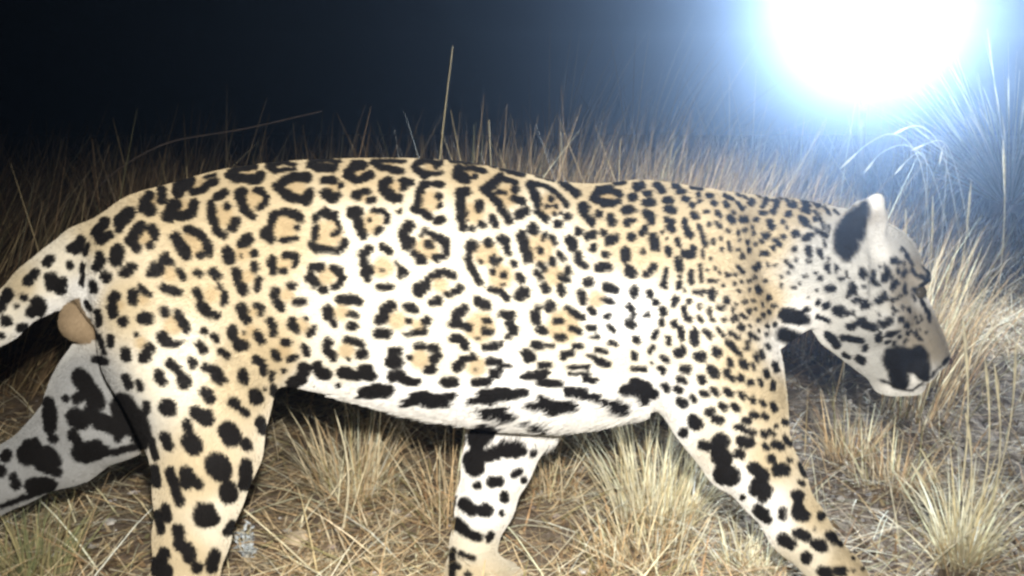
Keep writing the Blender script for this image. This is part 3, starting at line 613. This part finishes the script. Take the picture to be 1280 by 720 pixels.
def blades(base, L, az, tilt, bend, width, col, nseg=3):
    """narrow folded ribbons: base (n,3), length, azimuth of the lean, tilt from upright, extra bend towards the tip, width"""
    n = len(base)
    t = np.linspace(0, 1, nseg + 1)
    ang = tilt[:, None] + bend[:, None] * t[None]                       # angle from vertical along the blade
    step = (L / nseg)[:, None]
    dx = np.sin(ang[:, :-1] * 0.5 + ang[:, 1:] * 0.5) * step; dz = np.cos(ang[:, :-1] * 0.5 + ang[:, 1:] * 0.5) * step
    hx = np.concatenate([np.zeros((n, 1)), np.cumsum(dx, 1)], 1); hz = np.concatenate([np.zeros((n, 1)), np.cumsum(dz, 1)], 1)
    ca, sa = np.cos(az)[:, None], np.sin(az)[:, None]
    pts = np.stack([base[:, 0:1] + hx * ca, base[:, 1:2] + hx * sa, base[:, 2:3] + hz], -1)
    wa = az + rng.uniform(-1.3, 1.3, n) + math.pi / 2
    w = width[:, None] * np.array([1.0, 0.9, 0.65, 0.12] if nseg == 3 else np.interp(t, [0, 0.5, 1], [1, 0.85, 0.12]))[None]
    off = np.stack([np.cos(wa)[:, None] * w * 0.5, np.sin(wa)[:, None] * w * 0.5, np.zeros_like(w)], -1)
    V = np.stack([pts - off, pts + off], 2).reshape(n, -1, 3)           # (n, 2*(nseg+1), 3)
    m = 2 * (nseg + 1)
    f = np.array([[2 * k, 2 * k + 1, 2 * k + 3, 2 * k + 2] for k in range(nseg)])
    F = (np.arange(n)[:, None, None] * m + f[None]).reshape(-1, 4)
    c = np.repeat(col, m, axis=0)
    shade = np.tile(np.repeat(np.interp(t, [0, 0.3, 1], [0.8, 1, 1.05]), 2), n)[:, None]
    return V.reshape(-1, 3), F, np.clip(c * shade, 0, 0.9)
def merge(parts):
    V, F, C = [], [], []; o = 0
    for v, f, c in parts:
        V.append(v); F.append(f + o); C.append(c); o += len(v)
    return np.concatenate(V), np.concatenate(F), np.concatenate(C)
grass_mat = tinted('dry_grass', 0.65, 0.3, 0.3, streak=0.2)
litter_mat = tinted('straw_litter', 0.8, 0.2, 0.0, streak=0.3)

# lying straw and dead leaves over the near ground
def litter():
    parts = []
    def lay(n, x, y, L, pal, w=(0.002, 0.005), flat=1.45):
        z = ground_h(x, y) + rng.random(n) * 0.012
        base = np.stack([x, y, z], -1)
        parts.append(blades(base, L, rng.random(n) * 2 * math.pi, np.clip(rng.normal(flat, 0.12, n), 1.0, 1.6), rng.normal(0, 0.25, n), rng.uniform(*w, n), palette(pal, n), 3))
    def area(n, y0, y1):                                           # inside the view, denser where near
        y = y0 + (y1 - y0) * rng.random(n) ** 1.5
        x = (rng.random(n) - 0.5) * 2 * (0.62 * (y + CAM_D) + 0.25)
        return x, y
    x, y = area(60000, -0.4, 3.2)
    dens = vnoise(x, y, 31, 3.0) + 0.35 * vnoise(x, y, 32, 9.0) + 0.40 - 0.42 * np.clip((x - 0.50) / 0.3, 0, 1) - 0.3 * np.clip((-0.40 - x) / 0.25, 0, 1)
    k = rng.random(len(x)) < np.clip(dens * 1.9, 0.06, 1); x, y = x[k], y[k]
    lay(len(x), x, y, 0.04 + 0.14 * rng.random(len(x)) ** 1.6, STRAW)
    x, y = area(14000, -0.4, 2.4)
    lay(len(x), x, y, 0.015 + 0.03 * rng.random(len(x)), BROWN + [((0.55, 0.42, 0.25), 3)], (0.005, 0.014), 1.4)
    x, y = area(16000, 2.0, 6.5)
    lay(len(x), x, y, 0.08 + 0.22 * rng.random(len(x)), STRAW, (0.004, 0.008), 1.3)
    x, y = area(5200, -0.3, 3.4)
    n = len(x); base = np.stack([x, y, ground_h(x, y) + 0.03 * rng.random(n)], -1)
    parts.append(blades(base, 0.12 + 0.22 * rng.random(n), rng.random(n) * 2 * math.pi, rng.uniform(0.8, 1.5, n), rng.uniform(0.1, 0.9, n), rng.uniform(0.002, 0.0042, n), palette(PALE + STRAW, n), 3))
    V, F, C = merge(parts)
    link('straw_litter', mesh_np('straw_litter', V, F, litter_mat, False, C), kind='stuff', label='dry straw and dead leaves lying over the brown earth')
litter()

# small stones
def pebbles():
    n = 1500
    y = -0.4 + 4.4 * rng.random(n) ** 1.4; x = (rng.random(n) - 0.5) * 2 * 0.56 * (y + CAM_D)
    ico = np.array([(1, 0, 0), (-1, 0, 0), (0, 1, 0), (0, -1, 0), (0, 0, 1), (0, 0, -1), (.6, .6, .5), (-.6, .6, .5), (.6, -.6, .5), (-.6, -.6, .5)], float)
    tri = np.array([(4, 6, 0), (4, 2, 6), (6, 2, 0), (4, 7, 2), (4, 1, 7), (7, 1, 2), (4, 0, 8), (8, 0, 3), (4, 8, 3), (4, 3, 9), (9, 3, 1), (4, 9, 1)])
    r = 0.003 + 0.009 * rng.random(n) ** 3
    V = ico[None] * (1 + 0.25 * rng.standard_normal((n, 10, 1))) * r[:, None, None] * np.array([1.2, 1, 0.7])
    V = V + np.stack([x, y, ground_h(x, y) + 0.002], -1)[:, None]
    F = (np.arange(n)[:, None, None] * 10 + tri[None]).reshape(-1, 3)
    c = palette([((0.45, 0.40, 0.36), 3), ((0.62, 0.58, 0.54), 2), ((0.30, 0.24, 0.2), 3), ((0.75, 0.73, 0.7), 1)], n)
    link('pebbles', mesh_np('pebbles', V.reshape(-1, 3), F, litter_mat, False, np.repeat(c, 10, 0)), kind='stuff')
pebbles()
def stone(u, v, r, col, label, flat=0.6):
    c = G(u, v); g = 12
    th = np.linspace(0, math.pi, g // 2 + 1); ph = np.linspace(0, 2 * math.pi, g + 1)[:-1]
    T, Ph = np.meshgrid(th, ph, indexing='ij')
    V = np.stack([np.sin(T) * np.cos(Ph), np.sin(T) * np.sin(Ph), np.cos(T) * flat], -1)
    V = V * (1 + 0.22 * (rng.random(V.shape[:2] + (1,)) - 0.5)) * r
    V[0] = V[0].mean(0); V[-1] = V[-1].mean(0)
    V = V.reshape(-1, 3); V += np.array([c[0], c[1], float(ground_h(c[0], c[1])) + r * flat * 0.35])
    F = [(i * g + j, (i + 1) * g + j, (i + 1) * g + (j + 1) % g, i * g + (j + 1) % g) for i in range(g // 2) for j in range(g)]
    link('stone', mesh_np('stone', V, np.array(F), plain('stone', col, 0.85, 0.3, 40, bump=0.4)), None, label, 'stone', 'stones on the ground')
stone(724, 586, 0.020, (0.62, 0.56, 0.44), 'pale stone under the belly between the front legs')
stone(985, 463, 0.030, (0.62, 0.62, 0.60), 'grey white stone beside the chest below the jaw', 0.5)
stone(1150, 578, 0.010, (0.72, 0.72, 0.72), 'tiny white stone behind the bright grass clump at right')
stone(1046, 482, 0.012, (0.75, 0.75, 0.73), 'small white stone on bare earth under the jaw')
stone(136, 646, 0.014, (0.60, 0.56, 0.50), 'light stone left of the nearer hind leg')
stone(372, 676, 0.026, (0.50, 0.40, 0.27), 'tan stone right of the grey herb')

# grass clumps one can point at
def tuft(name, pos, n, Lm, spread, lean, pal, label, cat='grass clump', group=None, width=(0.002, 0.004), rad=0.03, bend=0.35, lean_az=None, heads=0, nseg=3):
    x, y = pos[0], pos[1]
    a = rng.random(n) * 2 * math.pi; r = rad * np.sqrt(rng.random(n))
    bx, by = x + r * np.cos(a), y + r * np.sin(a)
    base = np.stack([bx, by, ground_h(bx, by) - 0.005], -1)
    az = a + rng.normal(0, 0.6, n)
    tl = np.abs(rng.normal(0, spread, n))
    if lean_az is not None:
        vx = np.sin(tl) * np.cos(az) + math.sin(lean) * math.cos(lean_az); vy = np.sin(tl) * np.sin(az) + math.sin(lean) * math.sin(lean_az)
        az = np.arctan2(vy, vx); tl = np.arcsin(np.clip(np.hypot(vx, vy), 0, 0.98))
    L = Lm * rng.uniform(0.3, 1.15, n)
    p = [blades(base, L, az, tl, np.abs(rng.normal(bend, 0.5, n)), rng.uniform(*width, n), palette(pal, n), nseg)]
    V, F, C = merge(p)
    return link(name, mesh_np(name, V, F, grass_mat, False, C), None, label, cat, group)

def gp(u, v): return G(u, v)
N_ = 'grass_tuft'; GR = 'dry grass clumps round the jaguar'
tuft(N_, gp(1200, 690), 260, 0.22, 0.38, 0, PALE, 'bright pale straw clump right of the nearer foreleg', group=GR, rad=0.035)
tuft(N_, gp(1060, 560), 150, 0.19, 0.6, 0, STRAW, 'golden straw clump between the foreleg and the muzzle', group=GR, rad=0.06)
tuft(N_, gp(1115, 590), 200, 0.15, 0.8, 0, STRAW, 'low straw clump right below the muzzle', group=GR, rad=0.08)
tuft(N_, gp(440, 615), 320, 0.21, 0.42, 0, PALE + STRAW, 'bushy straw clump under the belly beside the nearer hind leg', group=GR, rad=0.08)
tuft(N_, gp(820, 640), 360, 0.24, 0.35, 0, PALE, 'pale upright straw clump behind the elbow of the nearer foreleg', group=GR, rad=0.09)
tuft(N_, gp(800, 700), 260, 0.16, 0.7, 0, PALE + STRAW, 'flattened straw clump at the bottom edge between the front legs', group=GR, rad=0.10)
tuft(N_, gp(560, 650), 90, 0.26, 0.45, 0, STRAW, 'thin straw clump leaning beside the farther foreleg', group=GR, rad=0.05)
tuft(N_, gp(35, 715), 260, 0.16, 0.45, 0, GREENISH, 'greenish grass clump in the bottom corner below the stretched hind leg', group=GR, rad=0.08)
tuft(N_, gp(935, 700), 120, 0.13, 0.5, 0, PALE, 'short pale stubble touching the back of the nearer foreleg', group=GR, rad=0.05)
tuft(N_, gp(690, 620), 120, 0.17, 0.8, 0, STRAW, 'loose straw clump right of the farther foreleg', group=GR, rad=0.06)

# tall single stalks, each with a seed head
def stalk(u0, v0, u1, v1, Yd, w, label, col=(0.72, 0.62, 0.40), head=True, sag=0.02):
    a = G(u0, v0) if Yd is None else P(u0, v0, Yd)
    if Yd is not None: a[2] = float(ground_h(a[0], a[1]))
    b = P(u1, v1, a[1] + 0.02)
    n = 10; t = np.linspace(0, 1, n)[:, None]
    c = a + (b - a) * t; c[:, 0:1] += sag * np.sin(t * math.pi)
    V = []; m = 5
    for k in range(n):
        r = w * (1 - 0.65 * t[k, 0])
        if head and k >= n - 3: r = w * (1.2, 1.5, 0.4)[k - n + 3]
        for q in range(m):
            V.append(c[k] + r * np.array([math.cos(q * 2 * math.pi / m), math.sin(q * 2 * math.pi / m), 0]))
    F = [(k * m + q, k * m + (q + 1) % m, (k + 1) * m + (q + 1) % m, (k + 1) * m + q) for k in range(n - 1) for q in range(m)]
    cc = np.repeat(np.array([col]), len(V), 0)
    link('grass_stalk', mesh_np('grass_stalk', np.array(V), np.array(F), grass_mat, True, cc), None, label, 'grass stalk', 'tall dry stalks')
SKP = (0.74, 0.66, 0.46)
stalk(1189, 680, 1204, 398, None, 0.0026, 'tallest pale stalk standing just right of the muzzle', SKP)
stalk(1196, 676, 1207, 516, None, 0.0022, 'short stalk right beside the tallest stalk', SKP)
stalk(1216, 672, 1231, 445, None, 0.0022, 'straight stalk in the middle of the bright right clump', SKP)
stalk(1232, 672, 1243, 455, None, 0.0020, 'slender stalk in the right clump near its outer side', SKP)
stalk(1226, 660, 1270, 428, None, 0.0020, 'outermost stalk of the right clump bending towards the frame edge', SKP)
stalk(1176, 690, 1138, 578, None, 0.0022, 'stalk of the right clump leaning towards the foreleg', SKP)
stalk(1186, 690, 1150, 560, None, 0.0018, 'thin stalk leaning towards the foreleg behind its neighbour', SKP)
stalk(427, 640, 418, 512, 0.35, 0.0034, 'stout pale stalk rising to the belly beside the hind leg', SKP, False)
stalk(534, 240, 566, 58, 1.5, 0.0029, 'tall bright stalk standing behind the middle of the back', (0.72, 0.60, 0.32), False, -0.02)
stalk(601, 240, 611, 150, 1.7, 0.0040, 'shorter pale stalk behind the back right of the tallest one', (0.6, 0.5, 0.28), False)
stalk(700, 260, 701, 165, 1.9, 0.0032, 'fine stalk behind the dip of the shoulders', (0.55, 0.46, 0.28), False)
stalk(1120, 330, 1132, 260, 2.4, 0.003, 'thin upright stalk behind the forehead', SKP, True)
stalk(1150, 340, 1166, 245, 2.2, 0.003, 'slanting pale stalk above the brow', SKP, True)
stalk(1184, 345, 1214, 225, 2.4, 0.003, 'long slanting stalk right of the forehead', SKP, True)
stalk(1252, 290, 1254, 175, 3.2, 0.004, 'white lit stalk in front of the big leafy plant', SKP, True)

# arching stems with seed heads that catch the far flash
def arch(u0, pts, label):
    Yd = rng.uniform(2.9, 3.4)
    a = P(u0, 300, Yd); a[2] = float(ground_h(a[0], a[1]))
    key = np.array([a] + [P(u, v, Yd) for u, v in pts])
    s = np.linspace(0, len(key) - 1, 22)
    c = np.stack([np.interp(s, range(len(key)), key[:, k]) for k in range(3)], -1)
    for _ in range(3): c[1:-1] = (c[:-2] + c[1:-1] + c[2:]) / 3
    V = []; m = 5; n = len(c)
    for k in range(n):
        q = 0.0013 if k < n - 6 else (0.003, 0.005, 0.0065, 0.006, 0.004, 0.001)[k - n + 6]
        for j in range(m): V.append(c[k] + q * np.array([math.cos(j * 2 * math.pi / m), 0.6 * math.cos(j * 2 * math.pi / m), math.sin(j * 2 * math.pi / m)]))
    F = [(k * m + j, k * m + (j + 1) % m, (k + 1) * m + (j + 1) % m, (k + 1) * m + j) for k in range(n - 1) for j in range(m)]
    link('seed_stem', mesh_np('seed_stem', np.array(V), np.array(F), grass_mat, True, np.repeat([[0.80, 0.76, 0.64]], len(V), 0)), None, label, 'grass stem', 'arching seed stems')
arch(1168, [(1160, 200), (1120, 160), (1085, 178), (1066, 196), (1050, 211)], 'arching stem whose seed head hangs farthest from the spiky plant')
arch(1205, [(1170, 210), (1135, 175), (1100, 190), (1090, 204), (1080, 216)], 'arching stem with its seed head straight over the ear')
arch(1150, [(1162, 220), (1155, 185), (1138, 196), (1128, 207), (1118, 218)], 'arching stem with the lowest seed head over the forehead')
arch(1235, [(1196, 200), (1178, 172), (1160, 179), (1150, 183), (1139, 188)], 'arching stem with a nearly level seed head by the spiky plant')
arch(1218, [(1184, 190), (1160, 160), (1143, 156), (1130, 161), (1116, 168)], 'arching stem with the highest seed head under the flash')
arch(1176, [(1182, 230), (1184, 195), (1180, 178), (1177, 190), (1174, 206)], 'stem with a seed head hanging straight down by the spiky plant')

# the field of tall grass behind
def field():
    parts = []
    def clumps(nc, xr, yr, nb, Lm, pal, spread, w, lean=0.0, p=1.0):
        for _ in range(nc):
            y = yr[0] + (yr[1] - yr[0]) * rng.random() ** p
            hw = 0.52 * (y + CAM_D)
            x = (xr[0] + (xr[1] - xr[0]) * rng.random()) * hw
            n = int(nb * rng.uniform(0.5, 1.4)); rad = rng.uniform(0.05, 0.16)
            a = rng.random(n) * 2 * math.pi; r = rad * np.sqrt(rng.random(n))
            bx, by = x + r * np.cos(a), y + r * np.sin(a)
            base = np.stack([bx, by, ground_h(bx, by) - 0.01], -1)
            az = a + rng.normal(0, 0.7, n); tl = np.abs(rng.normal(0, spread, n))
            if lean:
                vx = np.sin(tl) * np.cos(az) + math.sin(lean); vy = np.sin(tl) * np.sin(az)
                az = np.arctan2(vy, vx); tl = np.arcsin(np.clip(np.hypot(vx, vy), 0, 0.97))
            L = Lm * rng.uniform(0.4, 1.0, n) * rng.uniform(0.8, 1.15)
            parts.append(blades(base, L, az, tl, np.abs(rng.normal(0.3, 0.3, n)), rng.uniform(*w, n), palette(pal, n, 0.22), 3))
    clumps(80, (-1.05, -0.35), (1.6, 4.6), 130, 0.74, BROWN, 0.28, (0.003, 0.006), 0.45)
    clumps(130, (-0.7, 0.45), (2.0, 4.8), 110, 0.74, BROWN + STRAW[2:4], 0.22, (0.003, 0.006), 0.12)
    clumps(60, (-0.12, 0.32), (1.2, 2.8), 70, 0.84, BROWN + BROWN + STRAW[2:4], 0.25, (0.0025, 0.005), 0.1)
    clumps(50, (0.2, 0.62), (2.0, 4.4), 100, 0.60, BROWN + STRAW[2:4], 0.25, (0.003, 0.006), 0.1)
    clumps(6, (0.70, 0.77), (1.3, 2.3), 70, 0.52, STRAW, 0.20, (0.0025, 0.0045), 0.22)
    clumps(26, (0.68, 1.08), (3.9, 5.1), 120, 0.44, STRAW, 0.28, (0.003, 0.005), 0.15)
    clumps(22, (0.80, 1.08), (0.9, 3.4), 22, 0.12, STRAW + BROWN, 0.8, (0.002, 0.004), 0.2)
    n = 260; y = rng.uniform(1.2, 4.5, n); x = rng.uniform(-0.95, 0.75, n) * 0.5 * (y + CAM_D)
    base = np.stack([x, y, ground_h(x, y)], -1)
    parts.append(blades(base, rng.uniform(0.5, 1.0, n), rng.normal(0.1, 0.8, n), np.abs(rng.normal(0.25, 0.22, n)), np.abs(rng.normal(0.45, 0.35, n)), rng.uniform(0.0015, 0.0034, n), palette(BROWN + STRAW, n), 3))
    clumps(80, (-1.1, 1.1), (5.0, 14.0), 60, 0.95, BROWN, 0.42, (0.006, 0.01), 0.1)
    V, F, C = merge(parts)
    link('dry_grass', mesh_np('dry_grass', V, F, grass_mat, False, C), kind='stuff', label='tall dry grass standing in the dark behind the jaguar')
field()

# low grey herb by the nearer hind leg
def herb():
    c = G(308, 700); root = link('grey_herb', None, None, 'small pale grey woolly herb beside the nearer hind leg', 'herb')
    root.location = (c[0], c[1], float(ground_h(c[0], c[1])))
    root.empty_display_size = 0.05
    m = plain('grey_leaf', (0.50, 0.54, 0.55), 0.8, 0.2, 60)
    stem = plain('grey_stem', (0.36, 0.36, 0.32), 0.8, 0.2, 60)
    SV, SF = [], []
    for k in range(13):
        a = rng.random() * 6.28; tl = rng.uniform(0.05, 0.65); h = rng.uniform(0.035, 0.075)
        tip = np.array([math.cos(a) * math.sin(tl), math.sin(a) * math.sin(tl), math.cos(tl)]) * h
        o = len(SV)
        for q in range(3): SV.append(np.array([math.cos(q * 2.1), math.sin(q * 2.1), 0]) * 0.0014)
        for q in range(3): SV.append(tip + np.array([math.cos(q * 2.1), math.sin(q * 2.1), 0]) * 0.0009)
        for q in range(3): SF.append((o + q, o + (q + 1) % 3, o + 3 + (q + 1) % 3, o + 3 + q))
        for j in range(6):
            t = rng.uniform(0.35, 1.05); p = tip * t
            b = rng.random() * 6.28; d = np.array([math.cos(b), math.sin(b), rng.uniform(0.1, 0.9)]); d /= np.linalg.norm(d)
            s = np.cross(d, (0, 0, 1)); s /= np.linalg.norm(s); up = np.cross(s, d)
            L, w = rng.uniform(0.010, 0.018), rng.uniform(0.0028, 0.0045)
            V = np.array([p, p + d * L * .5 + s * w, p + d * L * .5 + up * .001, p + d * L * .5 - s * w, p + d * L])
            link('leaf', mesh_np('leaf', V, np.array([(0, 1, 2), (0, 2, 3), (1, 4, 2), (2, 4, 3)]), m), root)
    link('stems', mesh_np('stems', np.array(SV), np.array(SF), stem), root)
herb()

# big plant with narrow leaves at the right, lit by the far flash
def bladed_plant(pos, n, Lm, label, name='bladed_plant', w=(0.005, 0.010)):
    z = float(ground_h(pos[0], pos[1]))
    root = link(name, None, None, label, 'desert plant'); root.location = (pos[0], pos[1], z)
    a = rng.random(n) * 2 * math.pi
    tl = np.arccos(rng.uniform(0.2, 1.0, n) ** 0.6)
    base = np.stack([0.10 * np.cos(a) * np.sin(tl), 0.10 * np.sin(a) * np.sin(tl), 0.30 + 0.10 * np.cos(tl)], -1)
    L = Lm * rng.uniform(0.7, 1.0, n)
    v, f, c = blades(base, L, a, tl, np.abs(rng.normal(0.40, 0.3, n)), rng.uniform(*w, n), palette([((0.26, 0.29, 0.22), 3), ((0.40, 0.41, 0.32), 3), ((0.56, 0.53, 0.42), 2)], n), 5)
    link('leaves', mesh_np('leaves', v, f, grass_mat, False, c), root, kind='stuff')
    m = 160; a = rng.random(m) * 2 * math.pi
    base = np.stack([0.09 * np.cos(a), 0.09 * np.sin(a), 0.18 + 0.14 * rng.random(m)], -1)
    v, f, c = blades(base, rng.uniform(0.35, 0.6, m), a, rng.uniform(1.6, 2.3, m), np.full(m, 0.5), rng.uniform(0.008, 0.014, m), palette(BROWN, m), 3)
    v[:, 2] = np.maximum(v[:, 2], 0.01)
    link('dead_leaves', mesh_np('dead_leaves', v, f, grass_mat, False, c), root, kind='stuff')
    k = 10; t = np.linspace(0, 2 * math.pi, k + 1)[:-1]
    V = np.concatenate([np.stack([r * np.cos(t), r * np.sin(t), np.full(k, h)], -1) for r, h in ((0.13, -0.02), (0.12, 0.2), (0.10, 0.38), (0.02, 0.44))])
    F = [(i * k + j, i * k + (j + 1) % k, (i + 1) * k + (j + 1) % k, (i + 1) * k + j) for i in range(3) for j in range(k)]
    link('trunk', mesh_np('trunk', V, np.array(F), plain('plant_trunk', (0.14, 0.10, 0.07), 0.9, 0.3, 20, bump=0.5), True), root)
bladed_plant(P(1258, 300, 4.5), 420, 0.98, 'large spiky leafed desert plant beside the bright flash at right')

# long arching grass in the dark behind the shoulders
def long_grass(pos, n, Lm, az0, label):
    a = rng.random(n) * 2 * math.pi; r = 0.12 * np.sqrt(rng.random(n))
    bx, by = pos[0] + r * np.cos(a), pos[1] + r * np.sin(a)
    base = np.stack([bx, by, ground_h(bx, by) - 0.01], -1)
    v, f, c = blades(base, Lm * rng.uniform(0.45, 1.0, n), az0 + rng.normal(0, 1.0, n), np.abs(rng.normal(0.25, 0.18, n)), np.abs(rng.normal(0.55, 0.3, n)), rng.uniform(0.0035, 0.007, n),
                     palette([((0.15, 0.12, 0.08), 2), ((0.20, 0.17, 0.11), 2), ((0.30, 0.26, 0.18), 1)], n), 6)
    link('long_grass', mesh_np('long_grass', v, f, grass_mat, False, c), None, label, 'grass clump', 'long arching grass behind the shoulders')
long_grass(P(690, 250, 4.6), 130, 1.5, 0.3, 'long arching dark grass rising behind the shoulders')
long_grass(P(800, 250, 5.0), 150, 1.6, 0.4, 'long arching blades in the blue glow left of the flash')
long_grass(P(925, 260, 4.7), 110, 1.2, 2.6, 'long drooping blades straight below the flash glare')

# long dead flower stalk leaning through the dark grass at the left
def dead_stalk():
    pts = [P(40, 300, 3.6), P(120, 228, 3.7), P(205, 176, 3.9), P(300, 163, 4.1), P(402, 139, 4.3)]
    pts[0][2] = float(ground_h(pts[0][0], pts[0][1]))
    pts = np.array(pts); n = 28; m = 6; V = []; s = np.linspace(0, 4, n)
    c = np.stack([np.interp(s, range(5), pts[:, k]) for k in range(3)], -1)
    for _ in range(4): c[1:-1] = (c[:-2] + c[1:-1] + c[2:]) / 3
    for k in range(n):
        q = 0.0055 * (1 - 0.5 * k / n) * (1.25 if k > 19 else 1)
        for j in range(m): V.append(c[k] + q * np.array([0, math.cos(j * 2 * math.pi / m), math.sin(j * 2 * math.pi / m)]))
    F = [(k * m + j, k * m + (j + 1) % m, (k + 1) * m + (j + 1) % m, (k + 1) * m + j) for k in range(n - 1) for j in range(m)]
    link('dead_stalk', mesh_np('dead_stalk', np.array(V), np.array(F), plain('bleached_stem', (0.20, 0.15, 0.12), 0.8, 0.3, 12), True), None, 'long dead flower stalk leaning through the dark grass behind the rump', 'dead stalk')
dead_stalk()

# the second trail camera, on a stake, its flash firing at us
def box(name, c, s, mat, parent, bevel=0.004):
    import bmesh
    bm = bmesh.new(); bmesh.ops.create_cube(bm, size=1.0)
    for v in bm.verts: v.co = Vector((v.co.x * s[0] + c[0], v.co.y * s[1] + c[1], v.co.z * s[2] + c[2]))
    bmesh.ops.bevel(bm, geom=bm.edges[:], offset=bevel, segments=2, affect='EDGES')
    me = bpy.data.meshes.new(name); bm.to_mesh(me); bm.free(); me.materials.append(mat)
    return link(name, me, parent)
def trail_camera():
    f = np.array(FLASH2)
    d = CAM - f; yaw = math.atan2(d[1], d[0]) + math.pi / 2
    root = link('trail_camera', None, None, 'trail camera on a stake firing its flash in the upper right corner', 'trail camera')
    root.location = f + np.array([-d[0], -d[1], 0]) / np.linalg.norm(d) * 0.045; root.rotation_euler = (0, 0, yaw)
    body = plain('camera_case', (0.05, 0.055, 0.035), 0.6, 0.4, 25)
    box('case', (0, 0.035, -0.03), (0.10, 0.06, 0.14), body, root, 0.008)
    e = bpy.data.materials.new('flash_light'); e.use_nodes = True
    nt = e.node_tree; em = nt.nodes.new('ShaderNodeEmission'); em.inputs['Color'].default_value = (0.85, 0.93, 1, 1); em.inputs['Strength'].default_value = 60
    nt.links.new(em.outputs['Emission'], nt.nodes['Material Output'].inputs['Surface'])
    box('flash_panel', (0, 0.002, 0.012), (0.07, 0.008, 0.035), e, root, 0.002)
    box('lens_window', (0, 0.002, -0.04), (0.03, 0.008, 0.03), plain('lens_glass', (0.02, 0.02, 0.02), 0.1, 0.2, 5), root, 0.002)
    box('strap', (0, 0.068, -0.03), (0.11, 0.006, 0.025), plain('webbing', (0.06, 0.05, 0.03), 0.9, 0.3, 60), root, 0.001)
    g = float(ground_h(f[0], f[1]))
    st = link('wooden_stake', None, None, 'thin wooden stake holding the trail camera in the glare', 'stake')
    st.location = (root.location.x - d[0] / 7 * 0.1, root.location.y - d[1] / 7 * 0.1, g)
    h = f[2] - g + 0.06; m = 8; V = []
    for z, q in ((-0.03, 0.024), (h * .5, 0.022), (h, 0.02)):
        for j in range(m): V.append((q * math.cos(j * 2 * math.pi / m), q * math.sin(j * 2 * math.pi / m), z))
    F = [(k * m + j, k * m + (j + 1) % m, (k + 1) * m + (j + 1) % m, (k + 1) * m + j) for k in range(2) for j in range(m)]
    link('shaft', mesh_np('shaft', np.array(V), np.array(F), plain('stake_wood', (0.2, 0.14, 0.09), 0.85, 0.3, 20), True), st)
trail_camera()

# ------------------------------------------------------------------ haze added so the far flash spreads a glow
def air():
    import bmesh
    bm = bmesh.new(); bmesh.ops.create_cube(bm, size=1.0)
    for v in bm.verts: v.co = Vector((v.co.x * 90, v.co.y * 80 + 24, v.co.z * 7 + 2.3))
    me = bpy.data.meshes.new('haze'); bm.to_mesh(me); bm.free()
    m = bpy.data.materials.new('air'); m.use_nodes = True; nt = m.node_tree
    for n in list(nt.nodes):
        if n.type == 'BSDF_PRINCIPLED': nt.nodes.remove(n)
    pv = nt.nodes.new('ShaderNodeVolumePrincipled')
    pv.inputs['Color'].default_value = (0.50, 0.68, 0.98, 1); pv.inputs['Density'].default_value = 0.0078; pv.inputs['Anisotropy'].default_value = 0.91
    nt.links.new(pv.outputs['Volume'], nt.nodes['Material Output'].inputs['Volume'])
    me.materials.append(m)
    link('haze', me, kind='stuff')
air()
